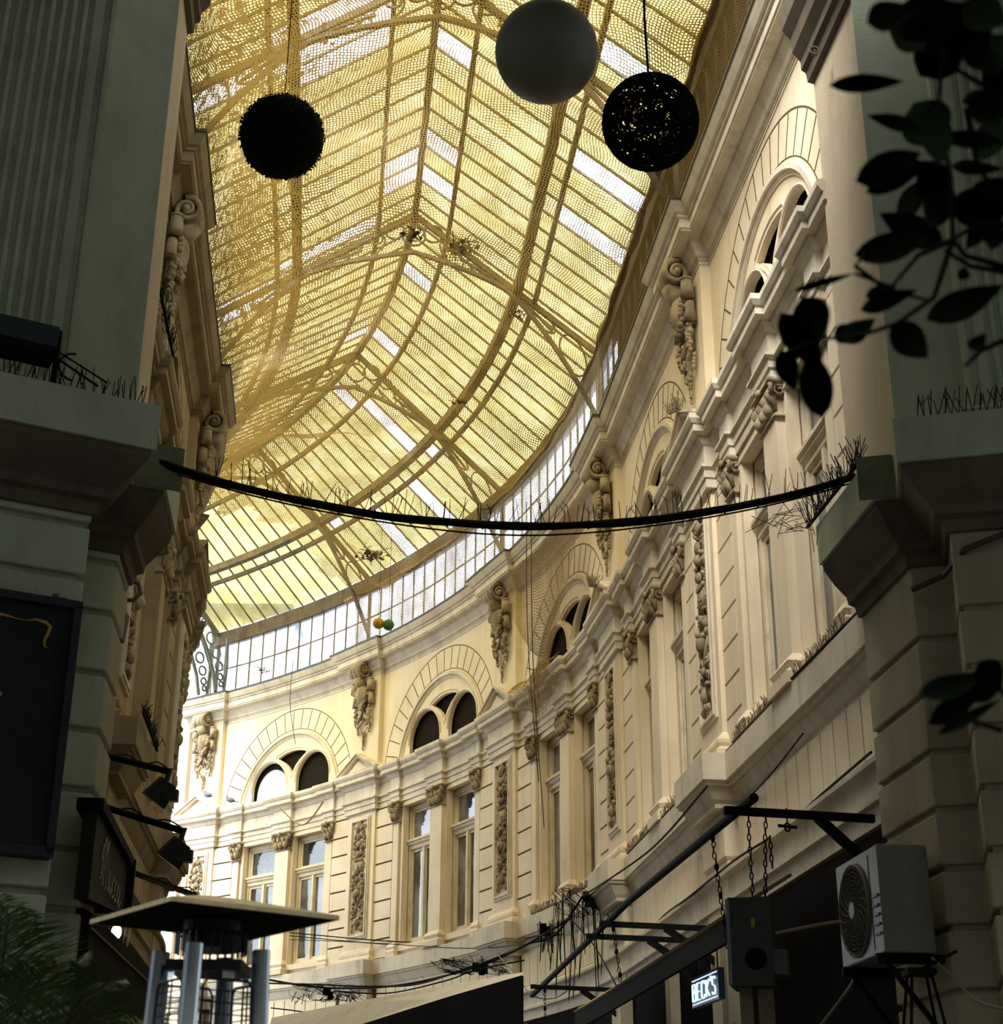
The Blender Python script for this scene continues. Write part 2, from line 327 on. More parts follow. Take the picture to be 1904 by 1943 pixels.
def mk_cartouche():
    b=MB(); rnd=random.Random(5)
    # z=0 at the underside of the cornice, hangs down 1.85
    for w,r0,x0 in ((.40,.17,0),):
        sp=spiral(.20,-.17,r0,.03,math.radians(100),-math.radians(640),34)   # in y,z
        th=[.034*(1-.55*i/34) for i in range(35)]
        prof_o=[];prof_i=[]
        for i,(y,z) in enumerate(sp):
            dy,dz=y-.20,z+.17; l=math.hypot(dy,dz) or 1
            prof_o.append((y+dy/l*th[i],z+dz/l*th[i])); prof_i.append((y-dy/l*th[i],z-dz/l*th[i]))
        for xa,xb in ((-.2,-.07),(-.06,.06),(.07,.2)):
            vs=[];fs=[];n=len(sp)
            for i in range(n):
                for x in (xa,xb): vs+=[(x,*prof_o[i]),(x,*prof_i[i])]
            for i in range(n-1):
                a=4*i;c=4*i+4; fs+=[(a,a+2,c+2,c),(a+1,c+1,c+3,a+3),(a,c,c+1,a+1),(a+2,a+3,c+3,c+2)]
            b.add(vs,fs)
    b.tube([(-.215,.2,-.17),(.215,.2,-.17)],.045,10)
    b.tube([(0,.25,-.28),(0,.17,-.42),(0,.11,-.52)],[.13,.13,.10],12)      # neck of the scroll
    b.ball((0,.13,-.66),(.165,.13,.25),16,12)                            # shield
    for sx in (-1,1):
        b.tube([(sx*.30,.12,-.36),(sx*.31,.12,-.60)],[.07,.085],14); b.tube([(sx*.30,.12,-.345),(sx*.30,.12,-.375)],.08,14)
        b.tube([(sx*.28,.09,-.66),(sx*.31,.09,-.90)],[.055,.07],14)
        b.box(sx*.2-.03,sx*.2+.03,0,.07,-.9,-.4)
        for k in range(11):
            t=k/10; x=sx*(.22*(1-t)); z=-.62-.34*math.sin(t*math.pi/2)
            for j in range(3): b.ball((x+rnd.uniform(-.035,.035),.13+rnd.uniform(-.02,.05),z+rnd.uniform(-.04,.04)),rnd.uniform(.03,.05),7,5,.15)
        for k in range(9):
            z=-.95-.05*k; w=.05*math.sin(.6+2.3*k/8)
            for j in range(2): b.ball((sx*.25+rnd.uniform(-.03,.03),.08+rnd.uniform(0,.04),z),(w*.9,w,w*.8),7,5,.2)
        pts=[(sx*p[0],.09,p[1]) for p in spiral(.13,-1.28,.11,.03,math.pi*.6,-5.4,16)]; b.tube(pts,[.035*(1-.4*i/16) for i in range(17)],7)
        b.tube([(sx*.02,.06,-1.0),(sx*.1,.1,-1.16),(sx*.2,.08,-1.24)],[.02,.035,.03],6)
        for k in range(4): b.ball((sx*(.24-.01*k),.05,-1.34-.05*k),(.028,.03,.035),6,5,.2)
        b.tube([(sx*.14,.05,-1.4),(sx*.02,.04,-1.5)],[.012,.01],5)
    b.box(-.13,.13,0,.06,-1.2,-.5); b.box(-.012,.012,.05,.08,-1.3,-1.02)
    for k in range(15):
        z=-1.48-.028*k; w=.05*(1-.5*k/14)*(1 if k%4 else .45)
        for j in range(3): b.ball((rnd.uniform(-.6,.6)*w*1.3,.04+rnd.uniform(0,.025),z),(w*.6,w*.6,w*.8),6,5,.2)
    lib('cartouche',b,M['ornament'])
mk_cartouche()
def mk_capital(key,w,dep,hgt):
    b=MB(); rnd=random.Random(9)
    b.uloft(-w/2,w/2,0,[(dep,.02,0),(dep,.03,.02),(dep,.0,.03),(dep,.0,hgt*.45),(dep,.02,hgt*.8),(dep,.05,hgt*.84)])
    b.uloft(-w/2,w/2,0,[(dep,.06,hgt*.86),(dep,.08,hgt*.92),(dep,.08,hgt)])
    n=3 if w>.35 else 2
    for k in range(n):
        x=-w/2+w*(k+.5)/n
        b.tube([(x,dep+.01,.04),(x,dep+.03,hgt*.25),(x,dep+.08,hgt*.4),(x,dep+.085,hgt*.34)],[w/n*.3,w/n*.42,w/n*.3,.01],7)
    for k in range(n+1):
        x=-w/2+w*k/n
        b.tube([(x,dep,hgt*.2),(x,dep+.03,hgt*.5),(x,dep+.09,hgt*.66),(x,dep+.09,hgt*.58)],[.02,w/n*.3,w/n*.22,.01],6)
    for sx in (-1,1):
        r=hgt*.17
        pts=[(sx*(w/2-.0)+sx*p[0],dep+.05,p[1]) for p in spiral(.02,hgt*.70,r,r*.2,math.pi*.55,-7.5,18)]
        b.tube(pts,[.024*(1-.4*i/18) for i in range(19)],6)
        pts=[(sx*(w/2+.03),dep*.5+p[0],p[1]) for p in spiral(.02,hgt*.70,r,r*.2,math.pi*.55,-7.5,14)]
        b.tube(pts,.016,5)
        b.tube([(sx*.03,dep+.03,hgt*.45),(sx*w*.28,dep+.05,hgt*.72)],[.012,.02],5)
    b.ball((0,dep+.09,hgt*.9),(.05,.035,.05),8,6,.1)
    lib(key,b,M['ornament'])
mk_capital('capital_wide',.48,.14,.40); mk_capital('capital_narrow',.24,.12,.42)

# ------------------------------------------------------------------ facade modules
H_L0,H_L1=3.86,4.14     # string course fascia
HE0,HE1=7.22,8.02       # entablature
HC0,HC1=10.30,10.80     # crowning cornice
def prof_cornice(o=0):  # (y,z) closed
    return [(0,10.18),(.012+o,10.18),(.012+o,10.20),(.0+o*.9+.002,10.205),(.0+o*.9+.002,10.235),(.016+o,10.24),(.016+o,10.27),(.05+o,10.28),(.07+o,10.33),(.13+o,10.42),(.14+o,10.46),(.27+o,10.47),(.27+o,10.49),(.29+o,10.50),(.29+o,10.62),(.32+o,10.63),(.32+o,10.66),(.36+o,10.68),(.40+o,10.75),(.42+o,10.80),(.0,10.84)]
def to_u(prof,base):    # turn the y,z outline into loft rows around a block whose face is at y=base
    return [(base,y,z) for y,z in prof if y>0]
def prof_ent(o=0):
    return [(0,7.22),(.07+o,7.22),(.07+o,7.33),(.09+o,7.335),(.09+o,7.42),(.13+o,7.45),(.13+o,7.48),(.08+o,7.5),(.08+o,7.72),(.11+o,7.74),(.15+o,7.80),(.15+o,7.83),(.23+o,7.84),(.23+o,7.92),(.25+o,7.93),(.28+o,7.98),(.28+o,8.04),(0,8.07)]
def prof_ledge(o=0):
    return [(0,3.60),(.02+o,3.60),(.02+o,3.64),(.05+o,3.68),(.08+o,3.74),(.10+o,3.78),(.10+o,3.81),(.14+o,3.82),(.14+o,3.85),(.17+o,3.86),(.17+o,4.14),(0,4.17)]
def prof_low(o=0):
    return [(0,2.50),(.12+o,2.50),(.12+o,2.64),(.16+o,2.66),(.16+o,2.70),(.13+o,2.72),(.13+o,2.90),(.19+o,2.93),(.19+o,2.97),(.10+o,3.03),(.05+o,3.06),(0,3.06)]
HALF=2.875
wall={}
def facade(side,P,xs,x_start,x_end,nameside,detail):
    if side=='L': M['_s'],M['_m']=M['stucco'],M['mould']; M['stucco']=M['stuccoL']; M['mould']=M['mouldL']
    root=MB()
    root.box(x_start,x_end,-.75,-.70,-EYE,2.5,int(abs(x_end-x_start)/.5))   # deep shop back wall
    root.run(x_start,x_end,[(-.45,10.3),(0,10.3),(0,10.84),(-.45,10.84)])
    root.run(x_start,x_end,[(-.45,2.5),(0,2.5),(0,4.2),(-.45,4.2)])
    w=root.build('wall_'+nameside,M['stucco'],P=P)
    tag(w,'cream stucco arcade facade along the %s side of the glass-roofed passage'%nameside,'wall',kind='structure')
    wall[side]=w
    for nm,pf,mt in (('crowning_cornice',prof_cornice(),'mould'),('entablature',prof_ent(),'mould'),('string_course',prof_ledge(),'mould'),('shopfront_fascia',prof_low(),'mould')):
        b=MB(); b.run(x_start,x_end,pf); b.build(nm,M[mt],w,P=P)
    b=MB(); b.run(x_start,x_end,[(.35,10.80),(.435,10.80),(.435,10.84),(.35,10.85)]); b.build('gutter_edge',M['zinc'],w,P=P)
    # frieze of vertical slabs with open joints
    b=MB(); j=MB()
    x=x_start; n=int(abs(x_end-x_start)/.36); dx=(x_end-x_start)/n
    for i in range(n):
        a=x_start+dx*i
        if any(abs(a+dx/2-c)<.62 for c in xs): continue
        b.box(a+.017,a+dx-.017,0,.045,3.07,3.60)
    b.build('slab_frieze',M['stucco'],w,P=P)
    b=MB(); b.run(x_start,x_end,[(.0,3.07),(.012,3.07),(.012,3.60),(.0,3.60)]); b.build('frieze_joints',M['joint'],w,P=P)
    for c in xs: pilaster(w,P,c)
    cs=sorted(xs)
    for i in range(len(cs)+1):
        if i==0: c=cs[0]-HALF
        elif i==len(cs): c=cs[-1]+HALF
        else: c=(cs[i-1]+cs[i])/2
        hf=HALF if 0<i<len(cs) else HALF
        if 0<i<len(cs): hf=(cs[i]-cs[i-1])/2
        lo,hi=min(x_start,x_end),max(x_start,x_end)
        bay(side,w,P,c,hf,lo,hi)
def pilaster(w,P,c):
    Mx=frame(P,c)@Matrix.Translation((0,0,EYE))
    b=MB()
    b.box(-.5,.5,-.05,.13,4.14,7.24); b.box(-.5,.5,-.05,.12,8.0,10.2)
    b.uloft(-.5,.5,0,[(.13,.0,4.14),(.13,.09,4.14),(.13,.09,4.22),(.13,.05,4.25),(.13,.07,4.29),(.13,.07,4.33),(.13,.02,4.40),(.13,.0,4.42)])
    b.box(-.46,.46,-.05,.14,-EYE,3.66)
    b.uloft(-.46,.46,0,[(.14,0,3.10),(.14,.03,3.12),(.14,.03,3.5),(.14,0,3.52)])
    o=b.build('pilaster',M['stucco'],w); o.matrix_local=Mx
    b=MB(); b.uloft(-.5,.5,0,to_u(prof_cornice(),.12)); s=b.build('cornice_break',M['mould'],o)
    b=MB(); b.uloft(-.5,.5,0,[(.12,y,z) for y,z in [(.35,10.80),(.435,10.80),(.435,10.84),(.35,10.85)]]); b.build('gutter_edge',M['zinc'],o)
    b=MB(); b.uloft(-.5,.5,0,to_u(prof_ent(),.12)); b.build('entablature_break',M['mould'],o)
    b=MB(); b.uloft(-.52,.52,0,to_u(prof_ledge(),.24)); b.build('ledge_block',M['mould'],o)
    b=MB()  # little triangular pediment
    ap=8.47; hw=.78; y=.36
    b.prism([(-hw,8.05),(hw,8.05),(0,ap-.04)],0,y-.12)
    for sx in (-1,1):
        t=Vector((hw,8.08-ap)); L=t.length; t/=L; nrm=Vector((-t.y,t.x)) if -t.y*0+t.x>0 else Vector((t.y,-t.x))
        for (o0,o1,yy) in ((0,.05,y-.04),(.05,.085,y)):
            q=[Vector((0,ap))+nrm*0 , ]
            a0=Vector((0,ap-.085+o0*1.12)); a1=Vector((0,ap-.085+o1*1.12)); b0=a0+t*L*.99; b1=a1+t*L*1.0
            b.prism([(sx*a0.x,a0.y),(sx*b0.x,b0.y),(sx*b1.x,b1.y),(sx*a1.x,a1.y)],0,yy)
    b.prism([(-.34,8.10),(.34,8.10),(0,8.30)],y-.12,y-.08)
    b.build('pediment',M['mould'],o)
    f=inst(LIB['panel_frame'],'panel_frame',Matrix.Translation((0,.13,5.87)),o)
    r=inst(LIB['relief_ornament'],'relief_panel',Matrix.Translation((0,.12,5.87)),o); r['label']='carved candelabrum relief darkened with grime'
    r=inst(LIB['cartouche'],'cartouche',Matrix.Translation((0,.12,10.44)),o); r['label']='scrolled cartouche with fruit garland'
WN=[0]
BAYNAME={}
def bay(side,w,P,c,hf,lo,hi):
    k=hf/HALF
    def ok(a,b_): return a>=lo-.01 and b_<=hi+.01
    full=ok(c-hf,c+hf)
    a0,a1=max(c-hf,lo),min(c+hf,hi)
    if a1-a0<.8: return
    # upper zone with the big arch
    arch=[p for p in arc(c,7.76,1.68,0,180,28)]
    vis=ok(c-1.8,c+1.8)
    b=MB()
    holes=[]
    wz0=[(c+.255*k,c+1.455*k),(c-1.455*k,c-.255*k)]
    for x0,x1 in wz0:
        if ok(x0,x1): holes.append([(x0,4.34),(x1,4.34),(x1,7.14),(x0,7.14)])
    if vis: holes.append([(c-1.68,7.86)]+[p for p in reversed(arch) if p[1]>7.9]+[(c+1.68,7.86)])
    b.plate([(a0,4.1),(a1,4.1),(a1,10.4),(a0,10.4)],holes,-.42,0)
    b.build('bay_wall',M['stucco'],w,P=P)
    if vis:
        b=MB()  # tympanum with two round-headed lights and a curved triangle
        hs=[]
        for sx in (-1,1):
            hs.append([(c+sx*.78+.6,8.0)]+[p for p in arc(c+sx*.78,8.38,.6,0,180,18)]+[(c+sx*.78-.6,8.0)])
        top=arc(c,7.76,1.34,112,68,8)
        tri=top+arc(c+.78,8.38,.80,142,166,6)[0:]  # right flank
        tri=[(c-.50,9.02)]+[(x,z) for x,z in arc(c,7.76,1.38,111,69,8)]+[(c+.50,9.02),(c+.28,8.90),(c+.13,8.78),(c,8.60),(c-.13,8.78),(c-.28,8.90)]
        hs.append(tri)
        out=[(c-1.72,8.0)]+[p for p in reversed(arc(c,7.76,1.72,12,168,28))]+[(c+1.72,8.0)]
        b.plate(out,hs,-.10,-.02,.4)
        b.build('tympanum',M['stucco'],w,P=P)
        b=MB(); b.plate([(c-1.66,7.9)]+[p for p in reversed(arc(c,7.76,1.66,6,174,28))]+[(c+1.66,7.9)],[],-.22,-.15,.5); b.build('lunette_backing',M['interior'],w,P=P)  # near-black sheet in place of the shaded room behind the openings
        if side=='R' and c>36:
            b=MB(); b.prism([(c+.78+.56,8.05)]+arc(c+.78,8.30,.54,0,180,14)+[(c+.78-.56,8.05)],-.149,-.14); o=b.build('fanlight_pane',simple('pale_fanlight_glass',(.42,.47,.55),.3),w,P=P); o['label']='pale bluish arched pane'
        b=MB()  # raised rims
        for sx in (-1,1):
            pts=[(x,-.015,z) for x,z in arc(c+sx*.78,8.38,.635,0,180,20)]; b.tube(pts,.022,5)
        b.tube([(x,-.015,z) for x,z in [(c-.58,9.03)]+arc(c,7.76,1.44,112,68,8)+[(c+.58,9.03),(c+.32,8.86),(c+.16,8.72),(c,8.52),(c-.16,8.72),(c-.32,8.86),(c-.58,9.03)]],.014,5)
        b.build('tympanum_rim',M['mould'],w,P=P)
        b=MB()  # archivolt
        A=arc(c,7.76,1.70,8,172,36); B=arc(c,7.76,1.74,8,172,36); C=arc(c,7.76,1.80,8,172,36)
        vs=[];fs=[]
        for i in range(37): vs+=[(A[i][0],-.05,A[i][1]),(A[i][0],.01,A[i][1]),(B[i][0],.02,B[i][1]),(B[i][0],.05,B[i][1]),(C[i][0],.05,C[i][1]),(C[i][0],0,C[i][1])]
        for i in range(36):
            for j in range(6): fs.append((6*i+j,6*i+(j+1)%6,6*i+6+(j+1)%6,6*i+6+j))
        fs+=[tuple(range(6)),tuple(216+j for j in range(6))]
        b.add(vs,fs); b.build('archivolt',M['mould'],w,P=P)
        b=MB()  # incised voussoir joints and outer ring
        def strip(p,q,wd):
            d=Vector((q[0]-p[0],q[1]-p[1])).normalized(); nn=Vector((-d.y,d.x))*wd/2
            b.prism([(p[0]+nn.x,p[1]+nn.y),(q[0]+nn.x,q[1]+nn.y),(q[0]-nn.x,q[1]-nn.y),(p[0]-nn.x,p[1]-nn.y)],0,.004)
        nj=19
        for i in range(nj):
            a=math.radians(14+152*i/(nj-1)); ro=2.31
            ca,sa=math.cos(a),math.sin(a)
            ro=min(ro,(hf-.55)/abs(ca)) if abs(ca)>.01 else ro
            if ro<1.95: continue
            strip((c+1.87*ca,7.76+1.87*sa),(c+ro*ca,7.76+ro*sa),.02)
        for R in (1.86,):
            L=arc(c,7.76,R,14,166,36)
            for i in range(36):
                if i%2 or True: strip(L[i],L[i+1],.014)
        L=[p for p in arc(c,7.76,2.33,10,170,40) if abs(p[0]-c)<hf-.52]
        for i in range(len(L)-1):strip(L[i],L[i+1],.018)
        b.build('voussoir_joints',M['joint'],w,P=P)
    # dark room behind
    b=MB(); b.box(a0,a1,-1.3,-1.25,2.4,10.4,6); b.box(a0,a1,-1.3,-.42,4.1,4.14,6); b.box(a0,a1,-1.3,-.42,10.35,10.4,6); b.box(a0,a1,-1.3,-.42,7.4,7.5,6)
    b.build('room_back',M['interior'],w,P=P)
    # rusticated strips and small jamb pilasters
    for sx in (-1,1):
        x0,x1=c+sx*(hf-.5),c+sx*1.755*k
        xa,xb=min(x0,x1),max(x0,x1)
        if ok(xa,xb):
            b=MB(); b.box(xa+.01,xb-.01,0,.05,4.14,7.24,2); b.build('rustication_joints',M['joint'],w,P=P); b=MB()
            z=4.16; n=8; dz=(7.2-4.16)/n
            for i in range(n): b.box(xa,xb,0,.08,z+dz*i+.018,z+dz*(i+1)-.018,2)
            b.build('rusticated_strip',M['stucco'],w,P=P)
        x0,x1=c+sx*1.755*k,c+sx*1.515*k; xc=(x0+x1)/2
        if ok(min(x0,x1)-.05,max(x0,x1)+.05):
            Mx=frame(P,xc)@Matrix.Translation((0,0,EYE))
            b=MB(); b.box(-.10,.10,-.02,.08,4.4,6.82); b.uloft(-.10,.10,0,[(.08,.06,4.15),(.09,.06,4.25),(.09,.03,4.28),(.09,.05,4.33),(.09,.0,4.42)])
            o=b.build('jamb_pilaster',M['stucco'],w); o.matrix_local=Mx
            inst(LIB['capital_narrow'],'capital',Matrix.Translation((0,-.02,6.80)),o)
            b=MB(); b.uloft(-.10,.10,0,to_u(prof_ent(),.06)); b.build('entablature_break',M['mould'],o)
    if ok(c-.4,c+.4):
        Mx=frame(P,c)@Matrix.Translation((0,0,EYE))
        b=MB(); b.box(-.23,.23,-.3,.12,4.4,6.84); b.uloft(-.23,.23,0,[(.12,.09,4.15),(.12,.09,4.26),(.12,.04,4.30),(.12,.07,4.36),(.12,.0,4.45)])
        o=b.build('centre_pilaster',M['stucco'],w); o.matrix_local=Mx
        inst(LIB['capital_wide'],'capital',Matrix.Translation((0,-.02,6.83)),o)
        b=MB(); b.uloft(-.23,.23,0,to_u(prof_ent(),.09)); b.build('entablature_break',M['mould'],o)
    for wi,(x0,x1) in enumerate(wz0):
        if not ok(x0,x1): continue
        # moulded architrave round the opening
        b=MB(); b.box(x0-.05,x0+.03,-.1,.03,4.3,7.2); b.box(x1-.03,x1+.05,-.1,.03,4.3,7.2); b.box(x0-.05,x1+.05,-.1,.04,7.12,7.22)
        b.box(x0-.05,x1+.05,-.4,.06,4.24,4.35)
        b.build('window_surround',M['stucco'],w,P=P)
        window(side,P,(x0+x1)/2,(x1-x0),c,wi)
WINDOWS=[]
def window(side,P,xc,wd,c,wi):
    WN[0]+=1
    Mx=frame(P,xc)@Matrix.Translation((0,-.15,EYE))
    w=wd/2
    b=MB()
    b.box(-w,-w+.09,-.06,.03,4.36,7.12); b.box(w-.09,w,-.06,.03,4.36,7.12); b.box(-w+.09,w-.09,-.06,.03,7.02,7.12); b.box(-w+.09,w-.09,-.06,.03,4.36,4.44)
    for (z0,z1,parts) in ((6.42,7.02,1),(4.44,6.22,2)):
        ws=(2*w-.18)/parts
        for i in range(parts):
            a=-w+.09+ws*i; e=.05
            b.box(a,a+e,-.05,.0,z0,z1); b.box(a+ws-e,a+ws,-.05,.0,z0,z1); b.box(a+e,a+ws-e,-.05,.0,z1-e,z1); b.box(a+e,a+ws-e,-.05,.0,z0,z0+e)
    b.box(-.035,.035,-.04,.045,4.44,6.22)
    o=b.build('window_%d'%WN[0],M['wood']); o.matrix_world=Mx
    b=MB(); b.uloft(-w,w,-.05,[(.02,0,6.22),(.02,.02,6.24),(.02,.02,6.29),(.02,.06,6.33),(.02,.06,6.36),(.02,.09,6.38),(.02,.09,6.42),(.02,.0,6.44)]); b.build('transom',M['wood'],o)
    b=MB(); b.box(-w+.1,w-.1,-.035,-.025,6.44,7.0); b.box(-w+.1,w-.1,-.035,-.025,4.46,6.2); b.build('pane',M['glass'],o)
    WINDOWS.append((o,side,c,wi))
XR=[16.3,22.1,27.95,33.8,39.65]
XLs=[-15.65,-21.15,-26.65,-32.15]
facade("R",pr,XR,11.0,40.4,'right',True)
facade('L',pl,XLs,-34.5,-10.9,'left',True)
M['stucco'],M['mould']=M['_s'],M['_m']
ordn=['nearest','second','third','fourth','fifth','sixth','seventh']
bysd={}
for o,side,c,wi in WINDOWS: bysd.setdefault(side,set()).add(round(abs(c),2))
for o,side,c,wi in WINDOWS:
    i=sorted(bysd[side]).index(round(abs(c),2))
    far=(wi==0) if side=='R' else (wi==1)
    tag(o,'tall cream wooden casement window, %s of the pair in the %s bay of the %s facade'%('farther' if far else 'nearer',ordn[i],'right' if side=='R' else 'left'),'window','paired casement windows of the passage',kind='structure')

# end of right facade: return wall
b=MB(); b.box(40.4,40.7,-1.3,.02,-EYE,10.84); b.build('wall_end',M['stucco'],P=pr)
tag(bpy.data.objects['wall_end'],'white plastered return at the far end of the curved facade','wall',kind='structure')

# ------------------------------------------------------------------ glass roof
MRID,HRID,HEAV=3.29,14.88,12.51
M0,M1=.21,6.62
def roofp(s,m):
    h = HEAV+(HRID-HEAV)*(m-M0)/(MRID-M0) if m<=MRID else HEAV+(HRID-HEAV)*(M1-m)/(M1-MRID)
    return pr(s,m,h)
def slope_pt(s,side,f): # f 0 ridge..1 eaves
    m = MRID+(M0-MRID)*f if side=='R' else MRID+(M1-MRID)*f
    return roofp(s,m)
roof=empty('ceiling'); tag(roof,'gabled yellow glass roof on ornate iron trusses covering the passage','roof',kind='structure')
S_A,S_B=10.0,39.6
NB=int((S_B-S_A)/.457); DS=(S_B-S_A)/NB
# pane rows between purlins
FR=[0,.18,.56,.65,1.0]
CLEAR=set([('L',13,1),('L',13,2),('L',14,1),('L',14,2),('L',14,3),('L',15,1),('L',23,0),('L',22,0),('L',25,1),('L',26,3),('L',25,2),('L',27,3),('L',36,0),('R',12,3),('R',16,0),('R',17,3),('R',20,3),('R',21,0),('R',23,0),('R',30,0),('R',36,0),('R',41,1),('R',40,2),('R',42,0),('R',43,3),('R',47,3),('R',50,2)])
for bi in range(0,NB,14):
    b=MB(); 
    for i in range(bi,min(NB,bi+14)):
        for sd in 'RL':
            for k in range(4):
                if (sd,i,k) in CLEAR: continue
                a,c=S_A+DS*i,S_A+DS*(i+1); q=[slope_pt(a,sd,FR[k]),slope_pt(c,sd,FR[k]),slope_pt(c,sd,FR[k+1]),slope_pt(a,sd,FR[k+1])]
                q=[v+Vector((0,0,.03)) for v in q]; b.add(q,[(0,1,2,3)])
    b.build('yellow_glazing',M['yellow'],roof)
for (sd,i,k) in sorted(CLEAR):
    b=MB(); a,c=S_A+DS*i,S_A+DS*(i+1); q=[slope_pt(a,sd,FR[k]),slope_pt(c,sd,FR[k]),slope_pt(c,sd,FR[k+1]),slope_pt(a,sd,FR[k+1])]
    q=[v+Vector((0,0,.03)) for v in q]; b.add(q,[(0,1,2,3)])
    o=b.build('clear_pane',M['clear'],roof); o['label']='white replacement pane'
b=MB()
for i in range(NB+1):
    s=S_A+DS*i
    for sd in 'RL': b.bar(slope_pt(s,sd,0),slope_pt(s,sd,1.0),.024,.035)
b.build('glazing_bars',M['steel'],roof)
def srun(m,h,w,d,s0,s1,name,mat,par):
    b=MB(); b.run(s0,s1,[(m-w/2,h-d/2),(m+w/2,h-d/2),(m+w/2,h+d/2),(m-w/2,h+d/2)],.4); return b.build(name,mat,par,P=pr)
srun(MRID,HRID-.08,.10,.14,S_A,S_B,'ridge_beam',M['steel'],roof)
for sd in 'RL':
    for f,w,d in ((.18,.07,.09),(.56,.15,.16),(.65,.07,.09)):
        m=MRID+((M0 if sd=='R' else M1)-MRID)*f; h=HRID+(HEAV-HRID)*f-.07
        srun(m,h,w,d,S_A,S_B,'purlin',M['steel'],roof)
srun(M0-.02,HEAV-.2,.16,.34,S_A,S_B,'eaves_beam',M['beam'],roof)
srun(M1+.02,HEAV-.2,.16,.34,S_A,S_B,'eaves_beam',M['beam'],roof)
def truss(s,far=False):
    b=MB(); t=.05
    def q(m,h): return pr(s,m,h)
    def line(pts,w,d):
        for a,c in zip(pts,pts[1:]): b.bar(q(*a),q(*c),w,d)
    line([(M0,HEAV-.12),(MRID,HRID-.12),(M1,HEAV-.12)],.07,.09)
    for sd in (-1,1):
        E=M0 if sd<0 else M1; span=abs(E-MRID)
        low=[]
        for i in range(13):
            u=i/12; top=HRID-.12+(HEAV-HRID)*u
            gap=.62*(1-u/.5)**1.3+.10 if u<.5 else .10+1.15*((u-.5)/.5)**1.7
            low.append((MRID+sd*span*u,top-gap))
        line(low,.07,.06)
        # second thin chord
        mid=[(m,(h+ (HRID-.12+(HEAV-HRID)*i/12))/2) for i,(m,h) in enumerate(low)]
        line(mid[3:10],.04,.035)
        # long loops
        for (u0,u1) in ((.14,.42),(.62,.93)):
            n=14; pts=[]
            for (ua,ub) in ((u0,(u0+u1)/2-.01),((u0+u1)/2+.01,u1)):
                c0=(ua+ub)/2; hw=(ub-ua)/2
                i=c0*12; k=int(i); fr=i-k; lm=low[k][0]+(low[k+1][0]-low[k][0])*fr; lh=low[k][1]+(low[k+1][1]-low[k][1])*fr; th=HRID-.12+(HEAV-HRID)*c0
                cm,ch=lm,(lh+th)/2; sl=(HEAV-HRID)/span*sd
                pp=[]
                for j in range(16):
                    a=2*math.pi*j/16; dx=math.cos(a)*hw*span; dh=math.sin(a)*(th-lh)*.44
                    pp.append(q(cm+dx,ch+dh+sl*dx))
                b.tube(pp,.018,5,closed=True)
        # bracket foot down to the cornice
        f0=(E,HEAV-1.27); b.bar(q(*low[-1]),q(E,10.75),.08,.08)
        b.bar(q(E,HEAV-.1),q(E,10.75),.08,.08)
    for (dm,dh,r) in ((-.32,-.34,.16),(0.0,-.40,.19),(.32,-.34,.16),(-.62,-.52,.11),(.62,-.52,.11),(0,-.16,.06)):
        pp=[]
        for j in range(18):
            a=2*math.pi*j/18; pp.append(q(MRID+dm+r*math.cos(a),HRID-.12+dh+r*math.sin(a)))
        b.tube(pp,.02,5,closed=True)
    b.build('truss',M['steel'] if not far else M['greensteel'],roof)
for s in (16.3,22.1,27.9,33.7): truss(s)
truss(39.4,True); truss(10.45)
# end bracket with scrolled rings at the open end
b=MB()
for s in (39.5,38.9):
    def q(m,h): return pr(s,m,h)
    b.tube([q(1.75,12.7),q(1.35,12.3),q(1.0,11.75),q(.78,11.3),q(.66,10.82)],.045,6); b.tube([q(.40,12.2),q(.36,11.5),q(.40,10.82)],.045,6)
    for (m,h,r) in ((1.22,12.42,.13),(.92,12.08,.14),(.72,11.75,.13),(.60,11.45,.11),(.54,11.2,.08),(.50,11.03,.06)):
        b.tube([q(m+r*math.cos(a*.4),h+r*math.sin(a*.4)) for a in range(16)],.026,5,closed=True)
b.build('end_bracket',M['greensteel'],roof)
# clerestory
for side,P,m,sg in (('R',pr,M0,1),("L",pl,-.1,-1)):
    b=MB(); g=MB()
    a0,a1=(11,39.6) if side=='R' else (10.9,34)
    n=int((a1-a0)/.45)
    for i in range(n+1):
        x=(a0+(a1-a0)*i/n)*sg; b.bar(P(x,m,10.8),P(x,m,12.2),.035 if i%4 else .07,.035)
    lo,hi=(a0,a1) if sg>0 else (-a1,-a0)
    b2=MB(); b2.run(lo,hi,[(m-.015,11.5),(m+.015,11.5),(m+.015,11.525),(m-.015,11.525)])
    b2.run(lo,hi,[(m-.03,10.82),(m+.03,10.82),(m+.03,10.88),(m-.03,10.88)]); b2.build('clerestory_rail',M['steel'],roof,P=P)
    b.build('clerestory_posts',M['steel'],roof)
    g.run(lo,hi,[(m,10.86),(m+.004,10.86),(m+.004,12.2),(m,12.2)]); g.build('clerestory_glass',M['cler'],roof,P=P)

